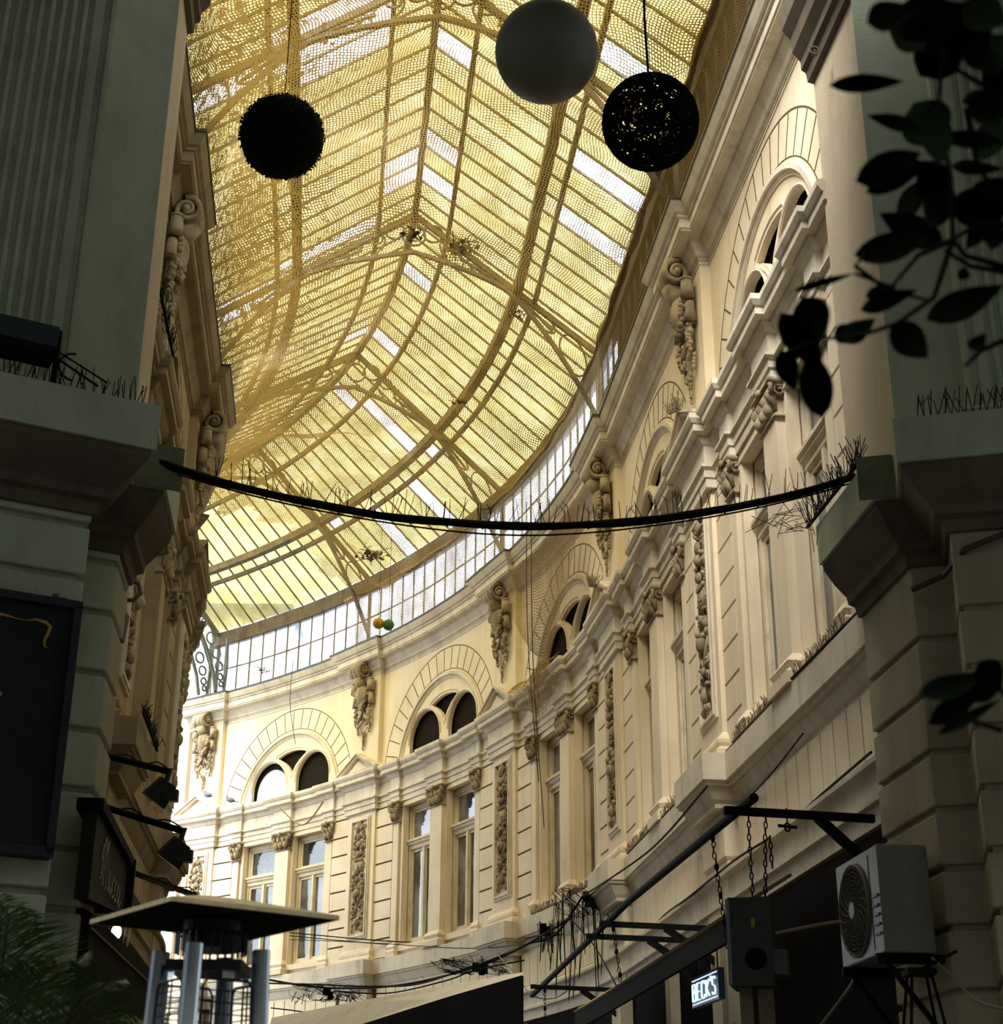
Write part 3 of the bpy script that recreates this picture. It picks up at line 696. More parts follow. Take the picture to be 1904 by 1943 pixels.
# ------------------------------------------------------------------ bird net
def net_h(s,m):
    u=(m-.45)/(6.0-.45)
    base=12.02+.95*math.sin(math.pi*max(0,min(1,u)))
    base+= .10*math.sin(s*1.9+m*1.1)+.06*math.sin(s*4.3-m*2.7)+.05*math.sin(m*5+s)
    base-= .30*math.exp(-((s%5.8-2.9)/1.6)**2)
    return base
def build_net():
    me=bpy.data.meshes.new('bird_net'); vs=[];uvs=[];fs=[]
    ms=[.40,.42,.43,.44]+[.48+.2*i for i in range(1,28)]+[6.15]
    ns=int((35.2-10)/.18)
    for i in range(ns+1):
        s=10+(35.2-10)*i/ns
        L=0
        for j,m in enumerate(ms):
            if j==0: h=10.87
            elif j==1: h=11.2+.05*math.sin(s*5)
            elif j==2: h=11.6+.04*math.sin(s*7)
            elif j==3: h=12.0+.03*math.sin(s*3)
            elif j==len(ms)-1: h=10.95
            else: h=net_h(s,m)
            p=pr(s,m,h)
            if j: L+=(p-pp).length
            pp=p; vs.append(p); uvs.append((s,L))
    k=len(ms)
    for i in range(ns):
        for j in range(k-1):
            s=10+(35.2-10)*i/ns; m=ms[j]
            if s>33.8-.62*max(0,m-1.2)+.15*math.sin(m*6): continue
            fs.append((i*k+j,i*k+j+1,(i+1)*k+j+1,(i+1)*k+j))
    me.from_pydata([tuple(v) for v in vs],[],fs); uv=me.uv_layers.new(name='UVMap')
    for l in me.loops: uv.data[l.index].uv=uvs[l.vertex_index]
    me.polygons.foreach_set('use_smooth',[True]*len(me.polygons)); me.materials.append(M['net'])
    o=bpy.data.objects.new('bird_net',me); COL.objects.link(o)
    tag(o,'brown bird netting stretched slackly under the yellow glass roof','net')
    return o
net=build_net()
b=MB(); rnd=random.Random(11)
pts=[];rr=[]
for i in range(150):
    s=10.5+i*.16; pts.append(pr(s,.42+.012*math.sin(i*.9),12.03+.02*math.sin(i*.61))); rr.append(.035+.02*abs(math.sin(i*.37))+rnd.uniform(0,.01))
b.tube(pts,rr,7); b.build('gathered_edge',M['netfold'],net)
def debris(name,label,c,r,n,seed):
    b=MB(); rn=random.Random(seed)
    for k in range(n):
        b.ball((c[0]+rn.gauss(0,r),c[1]+rn.gauss(0,r),c[2]+rn.gauss(0,r*.35)),(rn.uniform(.2,.5)*r,rn.uniform(.2,.5)*r,rn.uniform(.1,.3)*r),6,4,.3)
    for k in range(n):
        a=Vector((c[0]+rn.gauss(0,r),c[1]+rn.gauss(0,r),c[2])); e=a+Vector((rn.gauss(0,r*1.3),rn.gauss(0,r*1.3),rn.gauss(0,r*.6))); b.tube([a,(a+e)/2+Vector((0,0,.03)),e],.008,4)
    o=b.build(name,simple(name+'_mat_%d'%seed,(.09,.06,.03) if seed%2 else (.25,.18,.10),.95)); tag(o,label,'debris'); return o
# ------------------------------------------------------------------ entrance piers
def offs(path,o):              # offset an open plan polyline to its left by o, mitred
    R=[]
    n=len(path)
    for i,p in enumerate(path):
        def nrm(a,b): d=(b-a).normalized(); return Vector((-d.y,d.x))
        if i==0: R.append(p+nrm(path[0],path[1])*o)
        elif i==n-1: R.append(p+nrm(path[-2],path[-1])*o)
        else:
            a=nrm(path[i-1],p); b_=nrm(p,path[i+1]); m=(a+b_).normalized(); R.append(p+m*(o/max(.3,m.dot(a))))
    return R
def loft_path(b,path,rows,sg=1):
    vs=[];fs=[];n=len(path)
    for o,h in rows: vs+=[(q.x,q.y,h+EYE) for q in offs(path,o*sg)]
    for i in range(len(rows)-1):
        for j in range(n-1): fs.append((i*n+j,i*n+j+1,(i+1)*n+j+1,(i+1)*n+j))
    k=len(rows); fs+=[tuple(i*n for i in range(k)),tuple(i*n+n-1 for i in range(k))]
    b.add(vs,fs)
def pier(side,V,D,NN,L,sgn,kb,ku,grooves):
    # path runs along the passage side then round the front block; solid is on one hand of it
    Vv=Vector(V);D=Vector(D).normalized();NN=Vector(NN).normalized()
    sg=1 if side=='right' else -1
    back=Vv+U*L
    low=[back,Vv,Vv+D*kb,Vv+D*kb+NN*.6,Vv+D*5+NN*.6]
    out=sg
    # test which way the offset must go: outward = towards camera/passage
    t=offs(low,.1)[1]-Vv
    if t.dot(NN)<0: out=-1
    else: out=1
    def solid(b,path,h0,h1,o=0):
        P=offs(path,o*out) if o else path
        inn=[P[-1]+U*4,P[0]+N*sgn*3.5]
        pts=list(P)+[Vector(q) for q in inn]; k=len(pts)
        b.add([(q.x,q.y,h0+EYE) for q in pts]+[(q.x,q.y,h1+EYE) for q in pts],[tuple(range(k)),tuple(range(2*k-1,k-1,-1))]+[(i,(i+1)%k,k+(i+1)%k,k+i) for i in range(k)])
        # material per wall face: 0 side strip, 1 front
        m=[1]*(k+2); m[2]=0; b.mi[-(k+2):]=m
    b=MB()
    up=[back,Vv,Vv+D*5]
    solid(b,up,4.7,12.5)
    b.mi=[1 if x==1 else 0 for x in b.mi]
    w=b.build('wall_entrance_'+side,[M['pier_side'],M['pier']])
    tag(w,'green-grey plastered entrance pier with fluted pilaster on the %s of the passage mouth'%side,'pier',kind='structure')
    # lower rusticated blocks
    b=MB(); solid(b,offs(low,-.04*out),-EYE,4.3)
    b.build('pier_core',M['joint'] if False else M['pier_low'],w)
    gs=[4.12]+grooves+[-EYE]
    b=MB()
    for a,c in zip(gs,gs[1:]): solid(b,low,c+.022,a-.022)
    o=b.build('rusticated_blocks',[M['pier_low'],M['pier'] if side=='left' else M['pier_low']],w)
    bv=o.modifiers.new('b','BEVEL'); bv.width=.014; bv.segments=2; bv.limit_method='ANGLE'
    b=MB()
    rows=[(-.1,4.02),(.03,4.04),(.05,4.12),(.10,4.14),(.11,4.2),(.13,4.22),(.2,4.30),(.27,4.41),(.28,4.46)]
    loft_path(b,low,rows,out); b.build('ledge_underside',M['dark_mould'],w)  # moulding below the fascia coloured darker than the pier
    b=MB(); loft_path(b,low,[(.1,4.455),(.305,4.46),(.31,4.78),(-.1,4.86)],out); b.build('ledge_fascia',M['pier'],w)
    # moss stained short fascia between side and front block
    # fluted pilaster above
    b=MB(); q0=Vv+D*ku; W=2.6; yb=.3
    pts=[q0,q0+NN*yb]
    nf=0; k=.10
    def addp(k,y): pts.append(q0+D*k+NN*y)
    for kk in (.0,.03): pass
    addp(.03,yb); addp(.04,yb-.03); addp(.08,yb-.03); addp(.09,yb); addp(.14,yb)
    k=.16
    while k<W:
        for j in range(7):
            a=math.pi*j/6; addp(k+.058*j/6,yb-.036*math.sin(a))
        k+=.058; addp(k+.022,yb); k+=.022
    pts.append(q0+D*(k+.1)+NN*yb); pts.append(q0+D*(k+.1))
    n=len(pts)
    b.add([(q.x,q.y,5.05+EYE) for q in pts]+[(q.x,q.y,12.5+EYE) for q in pts],[tuple(range(n)),tuple(range(n,2*n))]+[(i,(i+1)%n,n+(i+1)%n,n+i) for i in range(n)])
    b.build('fluted_pilaster',M['pier'],w)
    b=MB(); pp=[q0,q0+NN*yb,q0+D*3+NN*yb]
    loft_path(b,pp,[(0,4.8),(.10,4.82),(.10,4.92),(.06,4.95),(.08,5.0),(.08,5.06),(.02,5.10),(0,5.12)],out); b.build('pilaster_base',M['pier_low'],w)
    # dark crowning moulding along the passage side
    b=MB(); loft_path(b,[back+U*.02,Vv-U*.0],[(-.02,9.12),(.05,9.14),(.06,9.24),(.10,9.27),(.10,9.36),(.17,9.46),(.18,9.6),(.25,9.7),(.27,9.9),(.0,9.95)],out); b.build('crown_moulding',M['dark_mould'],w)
    return w,Vv,D,NN
GR=[3.51,3.11,2.71,2.32,1.93,1.55,1.15,.75,.3,-.2,-.7]
PR_,VR_,DR_,NN_R=pier('right',(2.9,10.37),(.972,-.235),(-.235,-.972),1.07,1,.26,.52,GR)
GLf=[3.97,3.6,3.17,2.77,2.37,1.98,1.6,1.2,.8,.3,-.2,-.7]
PL_,VL_,DL_,NN_L=pier('left',(-2.67,10.2),(-.888,-.46),(.46,-.888),.62,-1,.34,.55,GLf)
def fp(V,D,NN,k,y,h): q=V+D*k+NN*y; return Vector((q.x,q.y,h+EYE))
def FL(k,y,h): return fp(VL_,DL_,NN_L,k,y,h)
def FRt(k,y,h): return fp(VR_,DR_,NN_R,k,y,h)
def mapL(x,y,z): return FL(x,y,z)
def mapR(x,y,z): return FRt(x,y,z)
b=MB(); b.box(-.31,-.06,.305,.318,4.46,4.79); b.build('moss_patch',M['moss'],PR_,P=mapR)
b=MB(); b.box(-.31,.02,.305,.318,4.46,4.79); b.build('moss_patch',M['moss'],PL_,P=mapL)
# conduit under the right ledge
b=MB(); b.tube([FRt(2.5,.66,4.02),FRt(.6,.66,3.98),FRt(.34,.64,3.9),FRt(.2,.3,3.85),FRt(0,.1,3.84)],.022,7); o=b.build('conduit_pipe',M['zinc']); tag(o,'dark conduit pipe bending below the ledge of the right entrance pier','pipe')
# ring bolt
b=MB(); q=pr(10.55,.36,9.02)
b.ball(q,.035,8,6); b.tube([q+Vector((-.01,0,.0))+Vector((.04*math.cos(a*.7),-.03,.04*math.sin(a*.7))) for a in range(9)],.012,5,closed=True); o=b.build('wall_bolt',M['steel']); tag(o,'rusty bolt head high on the beige side of the right pier','bolt')

# ------------------------------------------------------------------ bird spikes
SPN=[0]
def spikes(name,pts,n,hgt,label,spread=.04,mat='steel',seed=1,lean=None):
    rn=random.Random(seed); b=MB(); pts=[Vector(p) for p in pts]
    seg=[(a-c).length for a,c in zip(pts,pts[1:])]; T=sum(seg)
    for i in range(n):
        d=T*(i+.5)/n; k=0
        while k<len(seg)-1 and d>seg[k]: d-=seg[k]; k+=1
        p=pts[k]+(pts[k+1]-pts[k])*(d/seg[k])
        for j in range(2):
            l=hgt*rn.uniform(.65,1.1); v=Vector((rn.gauss(0,spread),rn.gauss(0,spread),1))
            if lean: v+=Vector(lean)
            v.normalize(); b.bar(p,p+v*l,.005,.005)
            if rn.random()<.25: b.bar(p+v*l*.6,p+v*l*.6+Vector((rn.uniform(-.03,.03),rn.uniform(-.03,.03),.04)),.004,.004)
    for a,c in zip(pts,pts[1:]): b.bar(a,c,.03,.008)
    o=b.build(name,M[mat]); tag(o,label,'bird spikes','bird spike strips on the ledges'); return o
spikes('bird_spikes',[FL(3,.72,4.83),FL(.1,.72,4.83)],70,.2,'row of bird spikes on the ledge of the left entrance pier',.25,'black',1)
spikes('bird_spikes',[FRt(2.6,.75,4.83),FRt(.1,.78,4.83)],55,.2,'row of bird spikes on the ledge front of the right entrance pier',.25,'black',2)
spikes('bird_spikes',[pr(9.9,.52,4.83),pr(11.2,.54,4.83)],40,.22,'row of bird spikes on the passage side of the right pier ledge',.3,'black',3)
for i,(x0,x1) in enumerate(((11.6,15.3),(17.3,21.2),(23.2,26.6))):
    n=10; spikes('bird_spikes',[pr(x0+(x1-x0)*k/n,.16,4.17) for k in range(n+1)],90,.11,'fine bird spikes on the window ledge of the %s bay on the right'%ordn[i],.3,'steel',5+i)
for i,x in enumerate((16.3,22.1)):
    spikes('bird_spikes',[pr(x-.8,.5,8.06),pr(x-.2,.5,8.3)],22,.2,'bird spikes beside the small pediment of the %s pilaster on the right'%ordn[i],.35,'steel',20+i)
for i,x in enumerate((-15.65,)):
    spikes('bird_spikes',[pl(x-.8,.45,4.18),pl(x+.7,.45,4.18)],45,.13,'bird spikes on the nearest ledge block of the left facade',.3,'black',30)
    spikes('bird_spikes',[pl(x+.7,.4,8.06),pl(x+4,.36,8.06)],90,.2,'bird spikes on the upper cornice of the left facade',.35,'black',31)

# ------------------------------------------------------------------ cable bundle with spikes
A=Vector((-2.42,10.0,4.66+EYE)); B=Vector((2.66,10.75,4.92+EYE)); Cc=[]
for i in range(41):
    t=i/40; p=A.lerp(B,t); p.z-=2.05*(t*(1-t))*1.0 if False else 0
    # low point a little right of the middle
    sag=.60*4*t*(1-t); p.z-=sag*.74; Cc.append(p)
b=MB(); rn=random.Random(4)
for k in range(7):
    a=2*math.pi*k/7; ph=rn.uniform(0,6)
    b.tube([p+Vector((0,.016*math.cos(a+i*.12),.020*math.sin(a+i*.12)+.004*math.sin(i*.8+ph))) for i,p in enumerate(Cc)],.011,5)
b.tube([p+Vector((0,.03,-.03-.03*math.sin(math.pi*i/40)**8)) for i,p in enumerate(Cc)],.007,5)
for i in range(2,39,2): b.ball(Cc[i],(.012,.034,.036),8,6)
cb=b.build('cable_bundle',M['black']); tag(cb,'thick black bundle of cables sagging across the passage between the two piers','cable')
rn=random.Random(8); b=MB()
for i in range(3,37):
    for j in range(3):
        p=Cc[i].lerp(Cc[i+1],rn.random())+Vector((0,0,.03)); l=rn.uniform(.09,.19); v=Vector((rn.gauss(.05,.16),rn.gauss(0,.2),1)).normalized(); b.tube([p,p+v*l],[.0035,.0025],4)
        if rn.random()<.35:
            q=p+v*l*rn.uniform(.5,.8); b.tube([q,q+Vector((rn.uniform(-.04,.04),0,.05))],.0025,4)
b.build('spike_strip',M['black'],cb)
b=MB()
for k in range(26): 
    p=Vector((2.0+rn.random()*.35,10.62+rn.random()*.2,4.55+EYE+rn.uniform(-.1,.15))); v=Vector((rn.uniform(-1,.2),rn.uniform(-.4,.4),rn.uniform(-.7,.6))).normalized(); b.tube([p,p+v*rn.uniform(.08,.25)],.003,4)
b.build('twig_tangle',M['steel'],cb)

# ------------------------------------------------------------------ hanging globes
def T(x,y,h): return Vector((x,y,h+EYE))
b=MB(); b.tube([T(-5,8.4,11.2),T(0,8.6,11.0),T(5,8.8,11.2)],.01,5); o=b.build('overhead_wire',M['black']); tag(o,'thin wire strung overhead to carry the hanging globes','wire')
gl=empty('globe_lamp',T(.30,8.95,7.40)); tag(gl,'plain matte grey globe hanging top centre below the glass roof','hanging lamp','hanging globes at the passage mouth')
b=MB(); b.ball((0,0,0),.365,48,32); b.build('globe_shade',simple('grey_globe_skin',(.16,.16,.12),.6,noise=.15,nscale=3),gl,smooth=True)
b=MB(); b.tube([(0,0,.36),(0,-.1,3.6)],.006,6); b.build('cord',M['black'],gl)
wk=empty('globe_lamp',T(1.075,9.44,7.17)); tag(wk,'black woven wicker globe hanging on a dark cord near the right facade','hanging lamp','hanging globes at the passage mouth')
b=MB(); rn=random.Random(6)
for k in range(125):
    a=Vector((rn.gauss(0,1),rn.gauss(0,1),rn.gauss(0,1))).normalized(); c=a.cross(Vector((rn.gauss(0,1),rn.gauss(0,1),rn.gauss(0,1)))).normalized(); R=.355*rn.uniform(.975,1.0)
    n=30; b.tube([(a*math.cos(2*math.pi*i/n)+c*math.sin(2*math.pi*i/n))*R for i in range(n)],.0055,4,closed=True)
b.build('wicker_shell',M['blackmatte'],wk)
b=MB(); b.tube([(0,0,.35),(-.02,-.05,.9),(0,-.1,3.8)],[.011,.011,.009],6); b.tube([(0,0,.35),(0,0,.1)],.02,7); b.ball((0,0,.05),(.04,.04,.06),8,6); b.build('cord',M['black'],wk)
lf=empty('topiary_globe',T(-1.69,9.86,7.33)); tag(lf,'round dark boxwood leaf ball hanging on a thin wire at the left','hanging ball','hanging globes at the passage mouth')
b=MB(); b.ball((0,0,0),.315,28,18); b.build('ball_core',M['blackmatte'],lf)
b=MB(); rn=random.Random(12)
for k in range(2600):
    d=Vector((rn.gauss(0,1),rn.gauss(0,1),rn.gauss(0,1))).normalized(); p=d*rn.uniform(.30,.325)
    t=d.cross(Vector((rn.gauss(0,1),rn.gauss(0,1),rn.gauss(0,1)))).normalized(); w=d.cross(t); l=rn.uniform(.016,.026)
    e=(t*.7+d*rn.uniform(.1,.9)).normalized()*l; ww=w*l*.5
    b.add([p-e*.4,p+ww,p+e,p-ww],[(0,1,2,3)])
o=b.build('leaf_cover',simple('boxwood_leaf',(.010,.020,.007),.8,spec=.1),lf); o['kind']='stuff'
b=MB(); b.tube([(0,0,.33),(.01,-.05,3.6)],.0045,5); b.build('hanging_wire',M['black'],lf)
for nm,col,p,lab in (('yellow',(.62,.36,.03),T(-2.30,27.9,9.69),'small yellow ball hanging in front of the far cornice'),('green',(.10,.22,.09),T(-2.11,27.9,9.66),'small green ball hanging beside the yellow one')):
    e=empty('paper_ball',p); tag(e,lab,'hanging ball','pair of small coloured balls')
    b=MB(); b.ball((0,0,0),.107,20,14); b.build('ball_shell',simple(nm+'_ball_skin',col,.8,noise=.5,nscale=25),e,smooth=True)
    b=MB(); b.tube([(0,0,.1),(0,0,1.9)],.004,4); b.build('hanging_wire',M['black'],e)

# ------------------------------------------------------------------ signs, lamps and boards on the left
b=MB(); b.box(.40,1.9,.62,.70,1.85,3.34); bd=b.build('sign_board',simple('midnight_board',(.004,.005,.010),.7,noise=.3,nscale=3),P=mapL); tag(bd,'black hanging sign board with a gold flourish on the left pier','sign')
b=MB()
for e0 in (0,):
    b.box(.36,.41,.60,.74,1.80,3.36); b.box(.36,1.95,.60,.74,1.78,1.84); b.box(.36,1.95,.60,.74,3.34,3.39)
b.build('frame',simple('board_frame',(.010,.012,.022),.6),bd,P=mapL)
b=MB()
sw=[(1.1,3.10),(.92,3.20),(.84,3.235),(.80,3.23),(.74,3.22),(.68,3.222),(.63,3.235),(.57,3.225),(.54,3.20),(.55,3.15),(.565,3.11),(.56,3.07),(.53,3.06)]
b.tube([FL(x,.71,z) for x,z in sw],[.012,.012,.01,.008,.003,.003,.008,.012,.013,.012,.01,.006,.002],6); b.build('gold_flourish',simple('gold_paint',(.55,.36,.08),.5),bd)
b=MB(); b.ball(FL(.79,.71,2.73),.017,8,6); b.build('gold_dot',bpy.data.materials['gold_paint'],bd)
b=MB(); b.box(.50,.53,.60,.64,3.36,3.45); b.box(.44,.5,.6,.615,3.39,3.44); b.build('fixing_bracket',M['zinc'],bd,P=mapL)
b=MB(); b.box(.43,1.9,.6,.68,.2,1.42); o=b.build('menu_board',simple('teal_board',(.02,.045,.055),.4),P=mapL); tag(o,'dark teal board low on the left entrance pier above the palm','board')
# floodlight on the left ledge
fl=empty('flood_light'); tag(fl,'teal strip floodlight on a bracket over the left pier ledge','lamp')
b=MB(); b.box(.76,2.2,.72,.95,5.02,5.17); o=b.build('lamp_housing',simple('teal_lamp_housing',(.014,.028,.03),.6),fl,P=mapL)
b=MB(); b.box(.76,2.2,.72,.95,4.97,5.015); b.build('lamp_glass',M['black'],fl,P=mapL)
b=MB(); b.bar(FL(.74,.84,5.2),FL(.74,.84,4.82),.035,.035); b.bar(FL(.74,.84,5.0),FL(.45,.84,4.86),.012,.012); b.bar(FL(.74,.84,5.05),FL(.40,.88,4.88),.01,.01)
b.tube([FL(.62+.10*math.cos(a*.4),.84,4.96+.1*math.sin(a*.4)) for a in range(-4,5)],.008,5); b.build('bracket',M['black'],fl)
# lantern box under hook on the left side wall
b=MB(); q=pl(-12.2,.55,3.62); 
Lz=lambda s,n,h: Vector(((U*s+N*n).x,(U*s+N*n).y,h+EYE))
hk=[Lz(12.3,-2.3,4.30),Lz(12.15,-1.85,4.32),Lz(12.1,-1.74,4.30),Lz(12.1,-1.66,4.30),Lz(12.1,-1.61,4.36),Lz(12.1,-1.63,4.44),Lz(12.1,-1.69,4.47)]
b.tube(hk,.02,6); o=b.build('iron_hook',M['steel']); tag(o,'curled iron hook sticking out of the left facade','hook')
ln=empty('wall_lantern',(0,0,0)); tag(ln,'small dark lantern hanging under the iron hook on the left','lantern')
b=MB(); c0=Lz(11.65,-1.70,3.93)
for (z,r) in ((.20,.06),(.18,.10)): pass
b.add([c0+Vector((x*r,y*r,z)) for z,r in ((.13,.03),(.10,.07),(.085,.07),(-.12,.055),(-.14,.03)) for x,y in ((-1,-1),(1,-1),(1,1),(-1,1))],[(i*4+j,i*4+(j+1)%4,i*4+4+(j+1)%4,i*4+4+j) for i in range(4) for j in range(4)]+[(0,1,2,3),(16,17,18,19)])
b.build('lantern_body',simple('lantern_body_paint',(.03,.035,.025),.6),ln)
b=MB(); b.tube([c0+Vector((0,0,.13)),c0+Vector((0,0,.25)),Lz(11.7,-2.3,4.2)],.010,5); b.build('hanger',M['black'],ln)
# horizontal rods with small floodlights
def rod(a,b_,lab,lamp=True,seed=0):
    e=empty('light_arm'); tag(e,lab,'light arm','dark rods with spotlights along the left facade')
    a=Vector(a);b_=Vector(b_); m=MB(); m.tube([a,b_],.026,8); 
    rn=random.Random(seed); 
    m.tube([a.lerp(b_,.5+.05*i)+Vector((0,rn.uniform(-.02,.02),.03+.02*math.sin(i))) for i in range(11)],.006,4); m.build('rod',M['black'],e)
    if lamp:
        m=MB(); p=b_+Vector((.0,0,-.10)); m.tube([b_,b_+Vector((.02,0,.02)),p+Vector((0,0,.03))],.02,6)
        R=Matrix.Rotation(.6,3,'Y')@Matrix.Rotation(.5,3,'Z')
        vs=[p+R@Vector((x*.085*s_,y*.06,z)) for z,s_ in ((.02,.8),(-.16,1.15)) for x,y in ((-1,-1),(1,-1),(1,1),(-1,1))]
        m.add(vs,[(0,1,2,3),(4,5,6,7)]+[(j,(j+1)%4,4+(j+1)%4,4+j) for j in range(4)])
        m.box(p.x-.02,p.x+.1,p.y-.05,p.y+.02,p.z-.14,p.z-.05); m.build('spotlight',simple('spot_body_%d'%seed,(.02,.022,.018),.6),e)
rod((-3.04-.3,11.84,3.10+EYE),(-2.56,11.9,2.92+EYE),'upper dark rod with a spotlight projecting from the left facade',True,1)
rod((-3.04-.3,11.80,2.72+EYE),(-2.41,11.89,2.46+EYE),'middle dark rod with a spotlight projecting from the left facade',True,2)
rod((-3.4,14.19,2.60+EYE),(-2.70,14.22,2.36+EYE),'lowest dark rod reaching out behind the patio heater',False,3)
# oblique name sign
def Ls(s,n,h): q=U*s+N*n; return Vector((q.x,q.y,h+EYE))
sg_=MB()
def slab(m,s0,s1,n0,n1,h):  # h: four heights lower-near, lower-far, upper-far, upper-near
    vs=[]
    for n in (n0,n1): vs+=[Ls(s0,n,h[0]),Ls(s1,n,h[1]),Ls(s1,n,h[2]),Ls(s0,n,h[3])]
    m.add(vs,[(0,1,2,3),(7,6,5,4)]+[(i,(i+1)%4,4+(i+1)%4,4+i) for i in range(4)])
slab(sg_,10.1,11.9,-1.56,-1.47,(1.62,1.80,2.17,2.20)); 
sn=sg_.build('name_sign',simple('dark_sign_face',(.008,.007,.005),.8)); tag(sn,'dark sign board with pale cursive lettering on the left wall','sign')
m=MB(); slab(m,10.05,11.95,-1.60,-1.43,(2.17,2.15,2.21,2.24)); slab(m,11.9,11.97,-1.60,-1.42,(1.75,1.75,2.2,2.2)); m.build('sign_frame',M['black'],sn)
# cursive word as strokes in the plane of the sign: u along the wall, v up
strokes=[[(0,.12),(.02,.2),(.05,.22),(.05,.12),(.03,.03),(0,.02)],[(.05,.2),(.10,.27),(.12,.26),(.11,.12),(.10,.0)],[(.11,.14),(.18,.27),(.20,.27),(.19,.12),(.20,.0),(.24,.02)],
 [(.34,.12),(.29,.13),(.27,.05),(.30,.0),(.34,.06),(.345,.13),(.345,.03),(.37,.0),(.41,.05)],[(.50,.11),(.46,.13),(.43,.06),(.46,.0),(.51,.03)],[(.60,.11),(.56,.13),(.53,.06),(.56,.0),(.61,.03)],[(.71,.12),(.66,.13),(.63,.05),(.67,.0),(.71,.06),(.715,.13),(.715,.03),(.75,.0),(.79,.05)]]
m=MB()
for st in strokes:
    P3=[Ls(10.42+u*1.45,-1.46,1.78+v*1.15+.0*u) for u,v in st]
    # smooth with midpoints
    Q=[P3[0]]
    for a,c,d in zip(P3,P3[1:],P3[2:]+[P3[-1]]): Q+=[a.lerp(c,.5),c]
    m.tube(Q,.0055,4)
m.build('lettering',simple('pale_letter_paint',(.42,.34,.24),.6),sn)
# lower black awning frame on the left and glowing lantern
m=MB()
def Lq(s,n,h): return Ls(s,n,h)
m.add([Lq(10.5,-2.0,1.85),Lq(14.5,-2.25,1.9),Lq(14.5,-1.5,1.72),Lq(10.5,-1.5,1.60),Lq(10.5,-2.0,.2),Lq(14.5,-2.25,.2),Lq(14.5,-1.5,.3),Lq(10.5,-1.5,.3)],[(0,1,2,3),(4,5,6,7),(0,1,5,4),(3,2,6,7),(0,3,7,4),(1,2,6,5)])
aw=m.build('black_awning',M['blackmatte']); tag(aw,'closed black awning low on the left wall behind the heater','awning')
m=MB(); m.bar(Lq(10.5,-1.49,1.5),Lq(14.5,-1.49,1.60),.012,.012); m.build('edge_piping',simple('awning_piping',(.10,.10,.09),.6),aw)
lw=empty('glowing_lantern'); tag(lw,'lit warm lantern on the left wall under the heater shade','lantern')
p=Ls(14.2,-1.8,2.0); 
m=MB(); m.ball(p,(.045,.045,.06),12,8); m.build('bulb',simple('bulb_glow',(1,.85,.6),.5,emit=(1,.78,.42),es=9),lw,smooth=True)
m=MB()
for dx,dy in ((-1,-1),(1,-1),(1,1),(-1,1)): m.bar(p+Vector((dx*.08,dy*.08,-.2)),p+Vector((dx*.10,dy*.10,.16)),.014,.014)
m.box(p.x-.12,p.x+.12,p.y-.12,p.y+.12,p.z+.16,p.z+.19); m.box(p.x-.09,p.x+.09,p.y-.09,p.y+.09,p.z-.22,p.z-.19); m.box(p.x-.4,p.x-.1,p.y-.012,p.y+.012,p.z+.1,p.z+.13); m.build('lantern_cage',M['black'],lw)
ld=bpy.data.lights.new('lantern_light','POINT'); ld.energy=9; ld.color=(1,.72,.38); ld.shadow_soft_size=.08; lo=bpy.data.objects.new('lantern_light',ld); COL.objects.link(lo); lo.location=p+Vector((.14,-.05,0))
# speaker box near it
m=MB(); q=Ls(13.6,-1.85,2.25)
m.add([q+Vector((x*.10*s_,y*.10,z)) for z,s_ in ((.16,.7),(-.2,1.2)) for x,y in ((-1,-1),(1,-1),(1,1),(-1,1))],[(0,1,2,3),(4,5,6,7)]+[(j,(j+1)%4,4+(j+1)%4,4+j) for j in range(4)]); m.box(q.x-.5,q.x,q.y-.02,q.y+.02,q.z-.02,q.z+.02)
o=m.build('loudspeaker',M['black']); tag(o,'small black loudspeaker on the left facade above the heater','loudspeaker')

# ------------------------------------------------------------------ patio heater
H=empty('patio_heater',(0,0,0)); tag(H,'steel patio heater with square pyramid reflector and wire grilles','patio heater')
hc=Vector((-.82,4.60,0)); rot=Matrix.Rotation(math.radians(37),3,'Z'); zz=EYE
def hp(x,y,z): v=rot@Vector((x,y,0)); return Vector((hc.x+v.x,hc.y+v.y,z+zz))
m=MB(); h0=.262
vs=[hp(x*h0,y*h0,.69) for x,y in ((-1,-1),(1,-1),(1,1),(-1,1))]+[hp(x*h0,y*h0,.703) for x,y in ((-1,-1),(1,-1),(1,1),(-1,1))]+[hp(x*.05,y*.05,.755) for x,y in ((-1,-1),(1,-1),(1,1),(-1,1))]
m.add(vs,[(i,(i+1)%4,4+(i+1)%4,4+i) for i in range(4)]+[(4+i,4+(i+1)%4,8+(i+1)%4,8+i) for i in range(4)]+[(8,9,10,11)])
m.build('reflector',[simple('dusty_reflector_top',(.42,.34,.17),.75,noise=.3,nscale=30)],H)
m=MB(); vs=[hp(x*h0*.995,y*h0*.995,.692) for x,y in ((-1,-1),(1,-1),(1,1),(-1,1))]+[hp(0,0,.72)]
m.add(vs[:4]+[hp(0,0,.70)],[(0,1,4),(1,2,4),(2,3,4),(3,0,4)]); m.build('reflector_underside',M['blackmatte'],H)  # underside coloured near black
alu=simple('brushed_aluminium',(.50,.56,.62),.3,metal=.85); dk=simple('heater_dark_steel',(.03,.032,.036),.4,metal=.5)
for i,(x,y) in enumerate(((-1,-1),(1,-1),(1,1),(-1,1))):
    m=MB(); a=hp(x*.105,y*.105,.61); c=hp(x*.145,y*.145,-1.2)
    m.tube([a,c],.025,14); m.bar(a+(hp(0,0,.585)-a).normalized()*.018,c+(hp(0,0,-1.2)-c).normalized()*.018,.02,.02); m.build('post',alu,H)
    m=MB(); m.ball(a+Vector((0,0,-.03)),.0,3,2) if False else None
